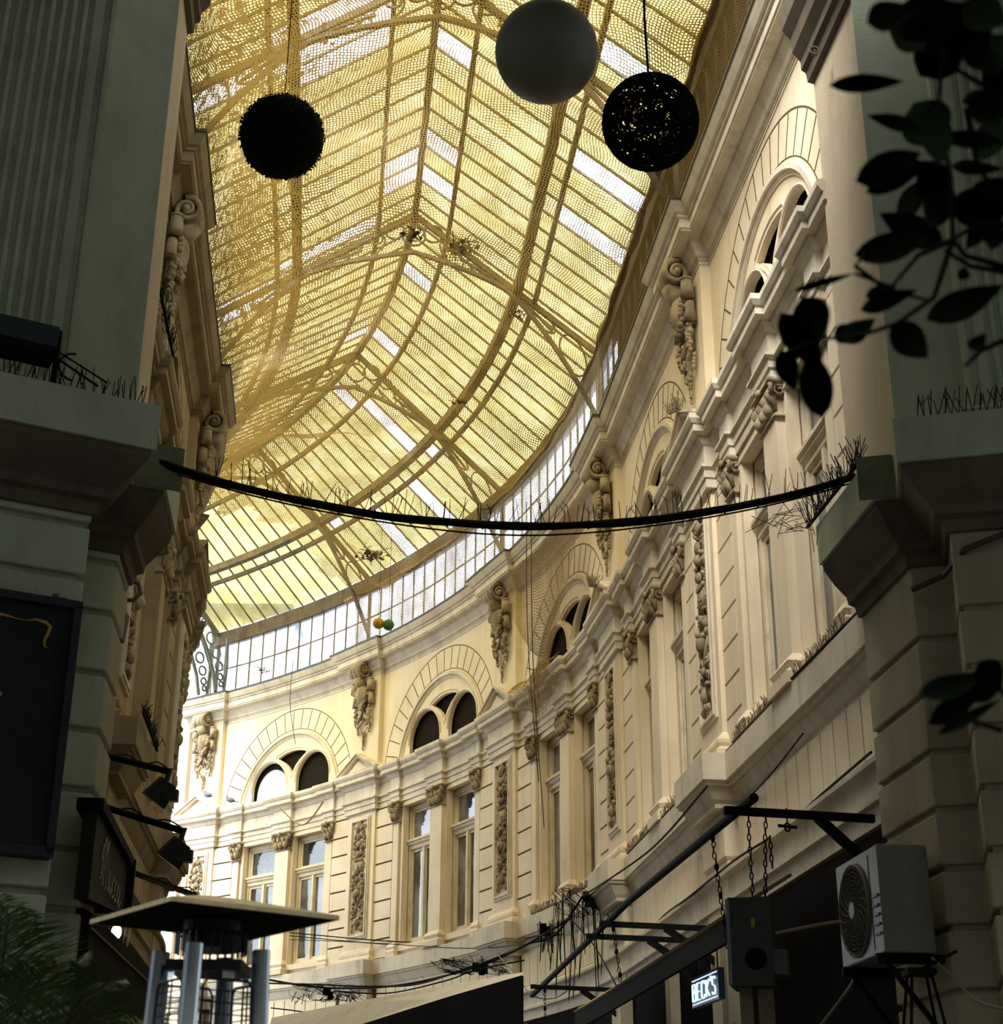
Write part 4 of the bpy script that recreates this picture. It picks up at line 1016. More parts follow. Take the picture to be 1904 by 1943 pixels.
m=MB(); m.tube([hp(0,0,.69),hp(0,0,.61)],.085,24); m.box(hc.x-.105,hc.x+.105,hc.y-.105,hc.y+.105,.545+zz,.575+zz); m.build('burner_head',dk,H)
m=MB()
for k in range(28):
    a=2*math.pi*k/28; m.tube([hp(.1*math.cos(a),.1*math.sin(a),.60),hp(.1*math.cos(a),.1*math.sin(a),.655)],.004,4)
m.tube([hp(.1*math.cos(a*.2243),.1*math.sin(a*.2243),.655) for a in range(28)],.004,4,closed=True); m.build('flame_screen',dk,H)
for f in range(4):
    R2=Matrix.Rotation(math.pi/2*f,3,'Z')
    def gp(x,z):
        t=(.56-z)/1.76; d=.105+.04*t; v=rot@(R2@Vector((x*(d/.105),-d-.012,0))); return Vector((hc.x+v.x,hc.y+v.y,z+zz))
    m=MB(); w=.075
    m.tube([gp(-w,-1.1),gp(-w,.50),gp(-w+.012,.52),gp(w-.012,.52),gp(w,.50),gp(w,-1.1)],.0045,6)
    for k in range(52):
        z=.49-.031*k; m.tube([gp(-w,z),gp(w,z)],.0022,4)
    for x in (-.012,.012): m.tube([gp(x,.52),gp(x,-1.1)],.003,4)
    m.build('wire_grille',dk,H)
    m=MB(); m.add([gp(-.016,.575)+Vector((0,0,0)),gp(.016,.575),gp(.02,.525),gp(-.02,.525)],[(0,1,2,3)]); q=gp(0,.55); m.ball(q,.008,8,6); m.build('clip',alu,H)
m=MB(); m.tube([hp(0,0,.55),hp(0,0,-1.1)],.045,20)
gm,nt,nd,lk=mat_base('heater_glass_tube'); out=nd.new('ShaderNodeOutputMaterial'); t_=nd.new('ShaderNodeBsdfTransparent'); t_.inputs[0].default_value=(.75,.78,.8,1); g_=nd.new('ShaderNodeBsdfGlossy'); g_.inputs[1].default_value=.08; x_=nd.new('ShaderNodeMixShader'); x_.inputs[0].default_value=.12; lk.new(t_.outputs[0],x_.inputs[1]); lk.new(g_.outputs[0],x_.inputs[2]); lk.new(x_.outputs[0],out.inputs[0])
m.build('glass_tube',gm,H,smooth=True)
m=MB(); m.box(hc.x-.22,hc.x+.22,hc.y-.22,hc.y+.22,.0,.42); m.build('base_cabinet',dk,H)

# ------------------------------------------------------------------ palm at lower left
pm=empty('potted_palm'); tag(pm,'dark green feathery potted palm in the lower left corner','palm')
palmL=simple('palm_leaf',(.055,.085,.022),.55); palmD=simple('palm_stem',(.05,.055,.02),.7)
rn=random.Random(21); base=Vector((-1.7,5.4,1.25))
def frond(tip,droop,seed):
    r=random.Random(seed); a=base+Vector((r.uniform(-.05,.05),r.uniform(-.05,.05),0)); tip=Vector(tip)
    pts=[]
    for i in range(21):
        t=i/20; p=a.lerp(tip,t); p.z+=droop*math.sin(math.pi*t)*.9; pts.append(p)
    m=MB(); m.tube(pts,[.012*(1-.8*i/20) for i in range(21)],5); s_=m.build('stem',palmD,pm)
    m=MB()
    for i in range(3,20):
        for q in range(6):
            t=(i+q/6)/20; k=min(19,int(t*20)); p=pts[k].lerp(pts[k+1],t*20-k); d=(pts[k+1]-pts[k]).normalized()
            side=d.cross(Vector((0,0,1))).normalized(); L=.30*math.sin(math.pi*min(1,(t*.85+.12)))+.04
            for sx in (-1,1):
                e=p+(side*sx*.72+d*.75+Vector((0,0,-.25+r.uniform(-.12,.12)))).normalized()*L*r.uniform(.85,1.1)
                mid=p.lerp(e,.5)+Vector((0,0,.02)); wv=d*.0034
                m.add([p-wv*.4,p+wv*.4,mid+wv,e,mid-wv],[(0,1,2,3,4)])
    m.build('leaflets',palmL,pm)
for i,(tp,dr) in enumerate((((-1.50,4.9,2.36),.30),((-1.36,5.0,2.22),.30),((-1.18,4.9,2.14),.26),((-1.62,5.1,2.42),.15),((-1.05,5.1,2.05),.34),((-1.72,5.6,2.48),.12),((-1.42,5.5,2.28),.22),((-1.9,5.2,2.3),.25),((-1.25,5.4,2.2),.25),((-1.55,4.7,2.1),.4))): frond(tp,dr,i)
m=MB(); m.tube([base,Vector((base.x,base.y,.5))],.07,10); m.build('trunk',palmD,pm)
m=MB(); m.tube([(base.x,base.y,0),(base.x,base.y,.5)],[.18,.24],20); m.build('pot',M['black'],pm)

# ------------------------------------------------------------------ ficus branch, close and blurred at the right
fc=empty('ficus_tree'); tag(fc,'dark out-of-focus ficus branches with pointed leaves hanging in at the right edge','tree')
ficM=simple('ficus_leaf',(.0015,.003,.001),.95,spec=.02); ficS=simple('ficus_twig',(.006,.005,.004),.9,spec=.05)
F=2978.1; th_=math.radians(23.237)
fwd=Vector((0,math.cos(th_),math.sin(th_))); upv=Vector((0,-math.sin(th_),math.cos(th_))); rgt=Vector((1,0,0)); CAMP=Vector((0,0,EYE))
def near(x,y,d): return CAMP+fwd*d+rgt*((x-952)/F*d)+upv*((971.5-y)/F*d)
LEAVES=[(1568,158,1712,150,34,2.3),(1620,340,1745,285,60,2.25),(1640,362,1760,300,44,2.35),(1618,480,1760,447,56,2.3),(1500,550,1620,515,16,2.4),(1478,590,1560,700,62,2.35),(1520,560,1560,640,70,2.4),
(1560,790,1535,660,62,2.4),(1480,660,1510,740,46,2.3),(1755,602,1904,535,58,2.3),(1690,610,1760,675,62,2.3),(1790,460,1665,400,58,2.4),(1730,190,1780,270,95,2.4),(1770,200,1780,310,60,2.2),(1690,300,1800,340,30,2.5),
(1740,240,1640,215,30,2.4),(1780,255,1904,265,34,2.3),(1800,310,1904,315,28,2.4),(1750,300,1800,400,66,2.45),(1700,35,1790,60,60,2.3),(1640,40,1720,5,56,2.1),(1690,30,1850,20,80,2.35),(1790,0,1860,110,110,2.3),(1740,140,1820,50,90,2.4),
(1830,120,1904,60,90,2.3),(1850,230,1904,150,70,2.3),(1820,190,1904,160,30,2.4),(1860,300,1890,200,60,2.5),(1860,400,1904,330,80,2.3),(1800,380,1904,400,70,2.4),(1890,420,1880,470,40,2.3),(1840,660,1870,625,30,2.3),(1815,510,1840,520,24,2.3),
(1750,340,1700,420,44,2.5),(1800,340,1760,430,60,2.4),(1904,360,1830,470,50,2.4),(1750,90,1680,40,50,2.4),(1820,0,1904,40,70,2.2),(1880,100,1904,190,60,2.35),(1745,1315,1880,1270,46,2.2),(1765,1370,1870,1300,42,2.25),(1860,1250,1904,1300,56,2.2),(1780,1390,1904,1320,22,2.3),(1815,1310,1904,1290,60,2.3),(1640,560,1700,540,30,2.4),(1580,640,1625,615,36,2.4),(1590,645,1660,600,44,2.35),(1630,585,1740,545,36,2.3)]
lm=MB()
n_=8
vs=[];fs=[]
for i in range(n_+1):
    t=i/n_; w=math.sin(math.pi*t**.8)**.9*.5 if 0<t<1 else 0
    z=.10*math.sin(math.pi*t)
    vs+=[(t,-w,z-.10*w),(t,0,z+.0),(t,w,z-.10*w)]
for i in range(n_):
    for j in range(2): fs.append((3*i+j,3*i+j+1,3*i+4+j,3*i+3+j))
lm.add(vs,fs); lo_=lm.build('leaf',ficM,smooth=True); LEAFME=lo_.data; bpy.data.objects.remove(lo_)
rn=random.Random(33)
for (x0,y0,x1,y1,w,d) in LEAVES:
    dd=rn.uniform(-.08,.08); a=near(x0,y0,d+dd); c=near(x1,y1,d-dd); X=(c-a); L=X.length; X.normalize(); V=(a+c)/2-CAMP; V.normalize()
    Y=V.cross(X).normalized(); Z=X.cross(Y).normalized()
    Rm=Matrix((X,Y,Z)).transposed().to_4x4(); Rm=Rm@Matrix.Rotation(rn.uniform(-.25,.25),4,'X')
    W=w/F*d*1.05
    o=bpy.data.objects.new('leaf',LEAFME); COL.objects.link(o); o.parent=fc; o.matrix_local=Matrix.Translation(a)@Rm@Matrix.Diagonal((L,W,L*.8,1))
m=MB()
for tw in ([(1904,180),(1850,150),(1800,120),(1740,60)],[(1904,500),(1830,480),(1806,450),(1800,330),(1775,200),(1790,60)],[(1806,450),(1770,560),(1700,610),(1640,630),(1560,640),(1490,665)],[(1806,450),(1740,480),(1690,540),(1620,515)],[(1640,480),(1620,500),(1680,545),(1760,565)],[(1830,200),(1850,300),(1904,400)],[(1904,510),(1840,500),(1790,470)],[(1904,640),(1860,660),(1830,690)],[(1904,1300),(1860,1305),(1800,1330)],[(1904,1380),(1840,1360)],[(1904,420),(1850,420),(1806,450)]):
    m.tube([near(x,y,2.35) for x,y in tw],[.0048-.0028*i/len(tw) for i in range(len(tw))],6)
m.build('twigs',ficS,fc)
m=MB(); tr=near(2600,700,2.6); m.tube([near(1904,180,2.35),near(1990,300,2.38),near(2250,450,2.5),tr],[.006,.008,.012,.016],7); m.tube([near(1904,510,2.35),near(2200,600,2.5),tr],[.006,.01,.014],7); m.tube([near(1904,1310,2.35),near(2300,1150,2.5)],[.005,.01],6); m.tube([tr,near(2300,1150,2.5),near(2550,1500,2.6)],[.012,.014,.016],7); m.tube([tr,near(2550,1500,2.6),Vector((1.6,2.5,.5))],[.018,.024,.03],8); m.build('trunk',ficS,fc)
m=MB(); m.tube([(1.6,2.5,0),(1.6,2.5,.5)],[.16,.22],20); m.build('pot',M['black'],fc)

# ------------------------------------------------------------------ right lower: pipe, arms, chains, air conditioner
pi_=MB(); pi_.tube([Ls(10.85,3.0,2.56),Ls(15.8,3.0,2.62),Ls(20.6,3.0,2.55),Ls(23.3,3.0,2.52)],.036,10)
o=pi_.build('awning_pipe',M['black']); tag(o,'long dark pipe running along the right side below the balcony ledge','pipe')
ARM=[(11.15,'nearest'),(16.6,'second'),(17.5,'third'),(22.3,'farthest')]
for s,lab in ARM:
    m=MB(); far_n=4.25 if s>12 else 3.98
    m.bar(Ls(s,2.85,2.53),Ls(s,far_n,2.50),.055,.055); m.bar(Ls(s,3.55,2.50),Ls(s,far_n,2.10 if s<12 else 2.05),.05,.07)
    o=m.build('steel_bracket',M['black']); tag(o,'%s black braced steel arm holding the long pipe on the right'%lab,'bracket arm','braced arms under the right facade')
m=MB(); m.tube([Ls(11.15,3.32+.02*math.cos(a),2.42+.03*math.sin(a)) for a in [k*math.pi/5 for k in range(10)]],.008,5,closed=True); m.bar(Ls(11.15,3.25,2.43),Ls(11.15,3.39,2.42),.02,.02); m.bar(Ls(11.15,3.32,2.56),Ls(11.15,3.32,2.45),.01,.01)
o=m.build('pipe_clamp',M['black']); tag(o,'open ring clamp hanging below the nearest arm','clamp')
def chain(a,c,lab,r=.012,knots=0,seed=0):
    m=MB(); a=Vector(a);c=Vector(c);L=(c-a).length;n=max(3,int(L/.045)); d=(c-a)/n; rn=random.Random(seed)
    for i in range(n):
        p=a+d*(i+.5)+Vector((rn.uniform(-.004,.004),0,0)); h=.028; w=r
        ax=Vector((1,0,0)) if i%2 else Vector((0,1,0))
        m.tube([p+ax*w*math.cos(t)+Vector((0,0,h*math.sin(t))) for t in [k*math.pi/4 for k in range(8)]],.005,4,closed=True)
        if knots and i%5==0: m.ball(p,(.02,.02,.03),6,4,.2)
    o=m.build('hanging_chain',M['black']); tag(o,lab,'chain','chains hanging from the pipe and arms')
chain(Ls(11.15,3.03,2.5),Ls(11.15,3.03,1.62),'chain dropping from the pipe end to the grey electric box')
chain(Ls(11.15,3.16,2.5),Ls(11.12,3.10,1.66),'chain looped from the nearest arm beside the clamp')
chain(Ls(11.15,3.18,2.35),Ls(11.15,3.19,2.12),'short loose chain end hanging next to the looped chain')
chain(Ls(12.15,3.0,2.55),Ls(12.6,3.2,1.75),'knotted chain hanging from the pipe left of the electric box',.014,1,2)
chain(Ls(16.6,3.0,2.5),Ls(16.6,3.06,1.95),'chain hanging from the second arm above the awning',.014,1,3)
chain(Ls(22.3,3.05,2.5),Ls(22.3,3.05,1.7),'chain hanging from the farthest arm',.014,1,4)
# grey electric box
eb=empty('electric_box'); tag(eb,'grey metal electric cabinet hanging near the right pier','electric box')
bx=MB(); c_=Vector((1.68,10.75,0.08)); R45=Matrix.Rotation(math.radians(-14),3,'Z')
def ebp(x,y,z): v=R45@Vector((x,y,0)); return Vector((c_.x+v.x,c_.y+v.y,z+EYE+(c_.z if z>0 else 0)))
bx.box(-.13,.15,-.12,.22,1.13,1.70); bx.build('cabinet',simple('grey_cabinet_paint',(.05,.056,.054),.7,noise=.3,nscale=9),eb,P=ebp)
bx=MB(); bx.box(-.145,-.12,-.125,.225,1.14,1.69); bx.build('lit_side_face',simple('lit_cabinet_side',(.22,.25,.28),.6),eb,P=ebp)  # lit side of the cabinet, its brightness put into the colour
bx=MB(); bx.box(.02,.045,-.126,-.12,1.5,1.56); bx.build('warning_label',simple('yellow_label',(.35,.27,.03),.6),eb,P=ebp)
bx=MB(); bx.box(.10,.24,-.10,.1,1.2,1.36); bx.build('junction_box',simple('junction_grey',(.085,.09,.08),.6),eb,P=ebp)
bx=MB(); bx.tube([(.04,-.13,1.30),(.04,-.12,1.30)],.07,18); bx.build('round_port',M['blackmatte'],eb,P=ebp)
m=MB(); m.box(-.09,-.005,-.02,.06,-EYE,1.13); m.build('post',simple('post_tan',(.20,.17,.11),.8,noise=.4,nscale=5),eb,P=ebp)
m=MB(); m.box(.03,.13,-.02,.06,-EYE,1.12); m.build('post',bpy.data.materials['post_tan'],eb,P=ebp)
# air conditioner
ac=empty('air_conditioner'); tag(ac,'white outdoor air conditioning unit with round fan grille on the right pier','air conditioner')
def acp(x,y,z): q=U*(9.95+x)+N*(3.93-y); return Vector((q.x,q.y,z+EYE))
acw=simple('aged_white_enamel',(.22,.22,.19),.45,noise=.25,nscale=4)
m=MB(); m.box(0,.88,.04,.38,1.38,2.07); o=m.build('casing',acw,ac,P=acp); bv=o.modifiers.new('b','BEVEL'); bv.width=.012; bv.segments=2
m=MB()
def ring(r,t,y=.395): m.tube([(.52+r*math.cos(a),y,1.72+r*math.sin(a)) for a in [k*math.pi/20 for k in range(40)]],t,5,closed=True)
m.tube([(.52,.381,1.72),(.52,.384,1.72)],.29,40); m.build('fan_opening',M['blackmatte'],ac,P=acp)
m=MB(); ring(.30,.012,.388)
for k in range(9): ring(.28-.027*k,.0028)
for k in range(22):
    a0=2*math.pi*k/22; m.tube([(.52+r*math.cos(a0+2.2*(r-.06)),.398,1.72+r*math.sin(a0+2.2*(r-.06))) for r in [.05+.25*j/8 for j in range(9)]],.0028,4)
m.tube([(.52,.40,1.72),(.52,.408,1.72)],.055,20); m.build('fan_grille',simple('grille_wire_grey',(.22,.22,.20),.5),ac,P=acp)
m=MB()
for k in range(5): m.box(.04,.15,.382,.39,1.5+.06*k,1.515+.06*k)
m.box(.19,.193,.381,.385,1.42,2.03); m.build('louvre_slots',M['zinc'],ac,P=acp)
for xx in (.07,.77): m=MB(); m.box(xx-.02,xx+.02,-.03,.42,1.32,1.38); m.bar((xx,0,.85),(xx,.36,1.34),.03); m.build('bracket',M['black'],ac,P=acp)
m=MB(); 
def cab(pts,r,lab,mat='zinc',name='cable'):
    b=MB(); P3=[Vector(p) for p in pts]; Q=[]
    n=len(P3)
    for i in range(n-1):
        p0=P3[max(0,i-1)];p1=P3[i];p2=P3[i+1];p3=P3[min(n-1,i+2)]
        for j in range(6):
            t=j/6; Q.append(.5*((2*p1)+(p2-p0)*t+(2*p0-5*p1+4*p2-p3)*t*t+(3*p1-p0-3*p2+p3)*t**3))
    Q.append(P3[-1]); b.tube(Q,r,5); o=b.build(name,M[mat] if isinstance(mat,str) else mat); tag(o,lab,'cable'); return o
pale=simple('pale_cable_sheath',(.22,.20,.15),.6)
cab([acp(.85,.3,1.36),acp(1.1,.3,1.25),acp(1.6,.5,.95),acp(2.0,.7,1.0),acp(2.3,.8,1.15)],.012,'pale drain hose looping from under the air conditioner',pale)
cab([acp(.88,.25,1.72),acp(1.3,.4,1.74),acp(1.8,.8,1.70)],.014,'pale pipe from the fan unit to the electric box',pale)
cab([FRt(-.12,.1,1.35),FRt(.0,.25,1.2),FRt(.12,.62,1.02),FRt(.35,.72,.97),FRt(.6,.7,1.05),FRt(.9,.66,1.25)],.009,'pale cable looping across the base of the right pier',pale)
# small iron lantern frame below the unit
m=MB(); q=Ls(9.8,3.7,.95)
for dx in (-.1,.1):
    for dy in (-.1,.1): m.bar(q+Vector((dx*.6,dy*.6,.28)),q+Vector((dx*1.3,dy*1.3,-.22)),.014)
m.box(q.x-.09,q.x+.09,q.y-.09,q.y+.09,q.z+.27,q.z+.31); m.box(q.x-.15,q.x+.15,q.y-.15,q.y+.15,q.z-.24,q.z-.22); m.bar(q+Vector((0,0,.3)),q+Vector((.25,.0,.42)),.02)
o=m.build('iron_lantern',M['black']); tag(o,'black iron lantern frame under the air conditioner','lantern')

# awning and dark shopfront on the right
aw=MB()
def strip(m,top,bot,th=.02):
    n=len(top); vs=[]
    for a,c in zip(top,bot): vs+=[a,c,c+Vector((.02,.02,-th)),a+Vector((.02,.02,-th))]
    fs=[]
    for i in range(n-1):
        for j in range(4): fs.append((4*i+j,4*i+(j+1)%4,4*i+4+(j+1)%4,4*i+4+j))
    fs+=[(0,1,2,3),(4*n-4,4*n-3,4*n-2,4*n-1)]; m.add(vs,fs)
canvas=stucco('tan_awning_canvas',(.52,.40,.22),(.30,.21,.10),.4,2,.5,.3)
ss=[12.6+.5*i for i in range(18)]
strip(aw,[Ls(s,3.75-.010*max(0,s-19)**2,2.36) for s in ss],[Ls(s,3.30-.010*max(0,s-19)**2,2.09) for s in ss])
o=aw.build('shop_awning',canvas); tag(o,'tan canvas awning curving along the shopfront on the right','awning')
m=MB(); strip(m,[Ls(s,3.33-.010*max(0,s-19)**2,2.10) for s in ss],[Ls(s,3.30-.010*max(0,s-19)**2,1.86) for s in ss],.01); m.build('painted_shade_sheet',M['blackmatte'],o)  # black sheet standing in for the shade below the awning
m=MB()
# dark front wall of the shops
def Rs(x,y,z): return pr(x,y,z)
m=MB(); m.box(11.1,40,-.02,.10,-EYE,2.46,60); o=m.build('shopfront',simple('dark_shopfront',(.006,.005,.005),.95,noise=.4,nscale=3,spec=.05),P=Rs); tag(o,'dark shop windows under the right facade','shopfront')
m=MB(); 
for x in (15.9,18.6,21.5,24,27,30): m=MB(); m.box(x-.12,x+.12,.10,.22,-EYE,2.45); m.build('shop_pilaster',M['pier_low'],o,P=Rs)
# dark pierced panel seen past the fan
m=MB()
for k in range(14): m.box(11.5+.05*k,11.52+.05*k,.12,.14,1.55,2.05)
m.box(11.45,12.25,.11,.13,1.5,1.55); m.box(11.45,12.25,.11,.13,2.05,2.1)
o=m.build('louvred_shutter',simple('bluish_slats',(.06,.065,.08),.5),P=Rs); tag(o,'bluish slatted shutter in the dark shopfront behind the fan unit','shutter')
# backlit beer sign
bs=empty('beer_sign'); tag(bs,'small backlit sign reading BECK\'S hung under the right awning','sign')
O=Ls(15.68,3.6,1.62); X=(Ls(14.62,3.6,1.60)-O); Wd=X.length; X.normalize(); Yn=Vector((0,0,1)); Zn=X.cross(Yn).normalized()
SM=Matrix.Translation(O)@Matrix((X,Yn,Zn)).transposed().to_4x4()
def sp3(x,y,z): return SM@Vector((x,y,z))
m=MB(); m.box(-.02,Wd+.02,-.02,.26,-.06,0.0); m.build('light_box',simple('sign_face_dark',(.02,.03,.05),.4,emit=(.05,.08,.12),es=.06),bs,P=sp3)
GL={'B':[[(0,0),(0,1),(.65,1),(.8,.85),(.65,.52),(0,.52)],[(.65,.52),(.85,.3),(.7,0),(0,0)]],'E':[[(.8,1),(0,1),(0,0),(.8,0)],[(0,.5),(.65,.5)]],'C':[[(.8,.8),(.7,1),(.15,1),(0,.85),(0,.15),(.15,0),(.7,0),(.8,.2)]],'K':[[(0,0),(0,1)],[(.8,1),(.05,.5),(.8,0)]],"'":[[(.15,1.12),(.05,.8)]],'S':[[(.8,.85),(.65,1),(.15,1),(0,.8),(.15,.55),(.65,.45),(.8,.2),(.65,0),(.15,0),(0,.15)]]}
lit=simple('lit_letters',(.8,.9,1),.5,emit=(.62,.80,1.0),es=1.0)
x=.06; 
for ch in "BECK'S":
    wch=.155 if ch!="'" else .03
    m=MB()
    for st in GL[ch]:
        for a,c in zip(st,st[1:]): m.bar((x+a[0]*wch,.035+a[1]*.155,.008),(x+c[0]*wch,.035+c[1]*.155,.008),.008,.020,up=(0,0,1))
    nm={"'":'letter_apostrophe'}.get(ch,'letter_'+ch.lower()); m.build(nm,lit,bs,P=sp3); x+=wch+(.035 if ch!="'" else .02)
m=MB(); m.box(.02,Wd-.02,.222,.232,0,.006); m.box(.02,Wd-.02,.002,.012,0,.006); m.build('lit_rules',lit,bs,P=sp3)
m=MB(); m.bar(sp3(.1,.26,-.03),sp3(.1,.6,-.03),.012); m.bar(sp3(Wd-.1,.26,-.03),sp3(Wd-.1,.6,-.03),.012); m.build('hanger',M['black'],bs)
# cream awning of the farther bay
can2=stucco('cream_awning_canvas',(.88,.82,.70),(.6,.5,.36),.3,3,.4,.3)
m=MB(); o0=[T(.25,17.7,2.11),T(-.61,19.59,2.08),T(-1.8,21.93,1.98),T(-3.4,24.0,1.85)]; i0=[T(.27,18.1,2.19),T(-.6,20.6,2.34),T(-1.86,22.92,2.39),T(-3.55,25.7,2.40)]
strip(m,i0,o0,.02); o=m.build('shop_awning',can2); tag(o,'cream canvas awning over the shop in the middle distance','awning')
m=MB(); strip(m,o0,[p-Vector((0,0,1.3)) for p in o0],.01); m.build('painted_shade_sheet',M['blackmatte'],o)  # shade under the cream canvas, drawn as a black sheet

# loose service cables along the facades
rn=random.Random(50)
def cable_run(s0,s1,h0,h1,m0,sag,lab,r=.012,seed=0):
    q=random.Random(seed); pts=[]
    n=max(4,int(abs(s1-s0)/1.2))
    for i in range(n+1):
        t=i/n; pts.append(pr(s0+(s1-s0)*t,m0+q.uniform(-.03,.05),h0+(h1-h0)*t-sag*math.sin(math.pi*t)+q.uniform(-.04,.04)))
    cab(pts,r,lab,'black')
cable_run(13.0,21.5,3.62,3.55,.10,.06,'slack cable clipped under the ledge of the near right bays',.010,6)
cable_run(11.2,15.8,4.20,4.19,.15,-.0,'cable lying on the ledge of the nearest right bay',.012,7)
cable_run(11.2,20,2.98,2.96,.19,.0,'dark cable along the moulding over the right shopfront',.012,8)
def tangle(name,lab,c,rx,rz,n,seed,drop=0):
    q=random.Random(seed); b=MB(); c=Vector(c)
    for k in range(n):
        pts=[]; a=q.uniform(0,6.28); x=q.uniform(-rx,rx); 
        if drop and q.random()<.6:
            p=c+Vector((x,q.uniform(-.1,.1),q.uniform(-.1,.2))); L=q.uniform(.4,1)*drop; w=q.uniform(.02,.10)
            pts=[p+Vector((w*math.sin(t*math.pi)*(1 if k%2 else -1),0,-L*math.sin(t*math.pi))) for t in [j/10 for j in range(11)]]
            pts=[pp+Vector((.03*j*w,0,0)) for j,pp in enumerate(pts)]
        else:
            for j in range(14):
                t=j/13*q.uniform(4,9); pts.append(c+Vector((x+rx*.45*math.cos(a+t*1.1),q.uniform(-.06,.06),rz*.5*math.sin(a+t*.9)+q.uniform(-.03,.03))))
        b.tube(pts,q.uniform(.003,.0055),4)
    for k in range(3): p=c+Vector((q.uniform(-rx,rx)*.5,0,q.uniform(-rz,rz)*.3)); b.box(p.x-.05,p.x+.05,p.y-.04,p.y+.04,p.z-.07,p.z+.07)
    o=b.build(name,M['black']); tag(o,lab,'cable tangle'); return o
tangle('cable_tangle','dense tangle of loose cables drooping under the ledge where the near arms end',near(1112,1712,22.6),.42,.4,34,1,1.5)
tangle('cable_tangle','coiled bundle of cables hanging below the middle ledge',near(1040,1765,24.0),.10,.2,16,2,.6)
tangle('cable_tangle','knot of cables over the cream awning',near(905,1835,25.5),.55,.22,22,3,.2)
tangle('cable_tangle','knot of cables and a tilted lamp beside the patio heater',near(625,1885,29.0),.6,.3,26,4,.2)
NC=[([(555,1772,33),(760,1788,31),(950,1787,28),(1060,1768,24)],.012,'upper thin cable stretched across the base of the far windows'),
([(555,1778,33),(760,1794,31),(960,1791,28),(1075,1772,24)],.010,'lower thin cable stretched across the base of the far windows'),
([(555,1785,33),(700,1790,31),(900,1800,28),(1050,1784,24)],.008,'third thin cable sagging across the base of the far windows'),
([(505,1860,30),(620,1876,29),(760,1871,27.5),(900,1838,26),(990,1800,24.5),(1090,1740,23)],.020,'thick cable swinging up from the heater to the cable tangle'),
([(500,1868,30),(600,1870,29),(700,1873,28),(800,1868,27),(905,1832,25.5)],.016,'dark cable running along the far slab frieze'),
([(640,1882,29),(740,1886,28),(850,1862,26.5),(905,1842,25.5),(1000,1822,24.5)],.014,'lower cable lying over the cream awning top'),
([(905,1835,25.5),(960,1812,25),(1010,1790,24.3),(1060,1772,23.5),(1110,1700,22.6)],.018,'bundle of cables rising to the dense tangle'),
([(1110,1700,22.6),(1200,1640,19),(1260,1590,17),(1345,1490,14.9)],.012,'slack cable climbing along under the near ledge'),
([(950,1812,24.5),(985,1850,23.5),(1015,1888,22.5),(1060,1893,22),(1090,1870,21.8)],.010,'pale cable dangling off the end of the cream awning'),
([(1085,1740,22.6),(1130,1790,21),(1165,1850,19.5),(1185,1890,18.5)],.010,'thin cable dropping behind the pipe to the tan awning'),
([(520,1915,28),(600,1925,27),(700,1945,26)],.012,'cable crossing the cream awning beside the heater')]
for pts_,r_,lab_ in NC: cab([near(*p_) for p_ in pts_],r_,lab_,pale if 'pale' in lab_ else 'black')
def wall_spot(s,lab,seed):
    e=empty('spot_light'); tag(e,lab,'spotlight'); m=MB(); p=pr(s,.8,2.9); w=pr(s,.1,3.1)
    m.bar(w,p,.04,.05); m.build('bracket',M['black'],e); m=MB(); R=Matrix.Rotation(.5,3,'Y')
    m.add([p+R@Vector((x*.15,y*.1,z*.11)) for z in (-1,1) for x,y in ((-1,-1),(1,-1),(1,1),(-1,1))],[(0,1,2,3),(4,5,6,7)]+[(j,(j+1)%4,4+(j+1)%4,4+j) for j in range(4)]); m.build('lamp_head',simple('rusty_lamp_%d'%seed,(.20,.14,.07),.7),e)
wall_spot(35.2,'rusty spotlight with loose wires beside the heater',1); wall_spot(33.2,'small dark spotlight arm under the far ledge',2); wall_spot(29.3,'bent lamp arm over the cream awning',3)
# strings hanging from the net and the cornice
for i,(s,h0,h1) in enumerate(((24.6,10.9,5.2),(24.9,10.9,6.0),(35.8,10.9,9.0))):
    cab([pr(s,.8,h0),pr(s+.1,.75,(h0+h1)/2),pr(s,.6,h1)],.008,'dark cord hanging down in front of the %s bay'%('third' if i==0 else 'third bay beside the longer cord, same' if i==1 else 'farthest'),'zinc','dangling_rope')
# festoon of loose netting at the far windows
cab([pr(36.5,.4,7.7),pr(35.6,.42,7.2),pr(34.9,.4,7.6)],.018,'frayed rope swag hanging between the far capitals','netfold','rope_swag')
def netting(name,lab,quad,nu,nv,amp,seed):
    q=random.Random(seed); me=bpy.data.meshes.new(name); vs=[];uv=[];fs=[]
    for i in range(nu+1):
        for j in range(nv+1):
            s,m,h=quad(i/nu,j/nv); p=pr(s,m+q.uniform(0,amp),h+q.uniform(-amp,amp)); vs.append(tuple(p)); uv.append((s,2+j/nv*1.5))
    for i in range(nu):
        for j in range(nv): fs.append((i*(nv+1)+j,i*(nv+1)+j+1,(i+1)*(nv+1)+j+1,(i+1)*(nv+1)+j))
    me.from_pydata(vs,[],fs); l_=me.uv_layers.new(name='UVMap')
    for l in me.loops: l_.data[l.index].uv=uv[l.vertex_index]
    me.materials.append(M['net']); o=bpy.data.objects.new(name,me); COL.objects.link(o); tag(o,lab,'netting'); return o
netting('fallen_netting','torn dark netting heaped over the entablature of the third bay',lambda u,v:(24.6+2.0*u,.30+.35*math.sin(v*3.1)*(.6+.4*math.sin(u*9)),8.12-.85*v*(1-.5*abs(2*u-1))),16,8,.06,1)
netting('loose_netting','loose sheet of netting hanging from the cornice across the third arch',lambda u,v:(23.6+3.6*u,.30+.05*math.sin(u*7),10.5-2.2*v*math.sin(math.pi*(.12+.76*u))),20,12,.02,2)

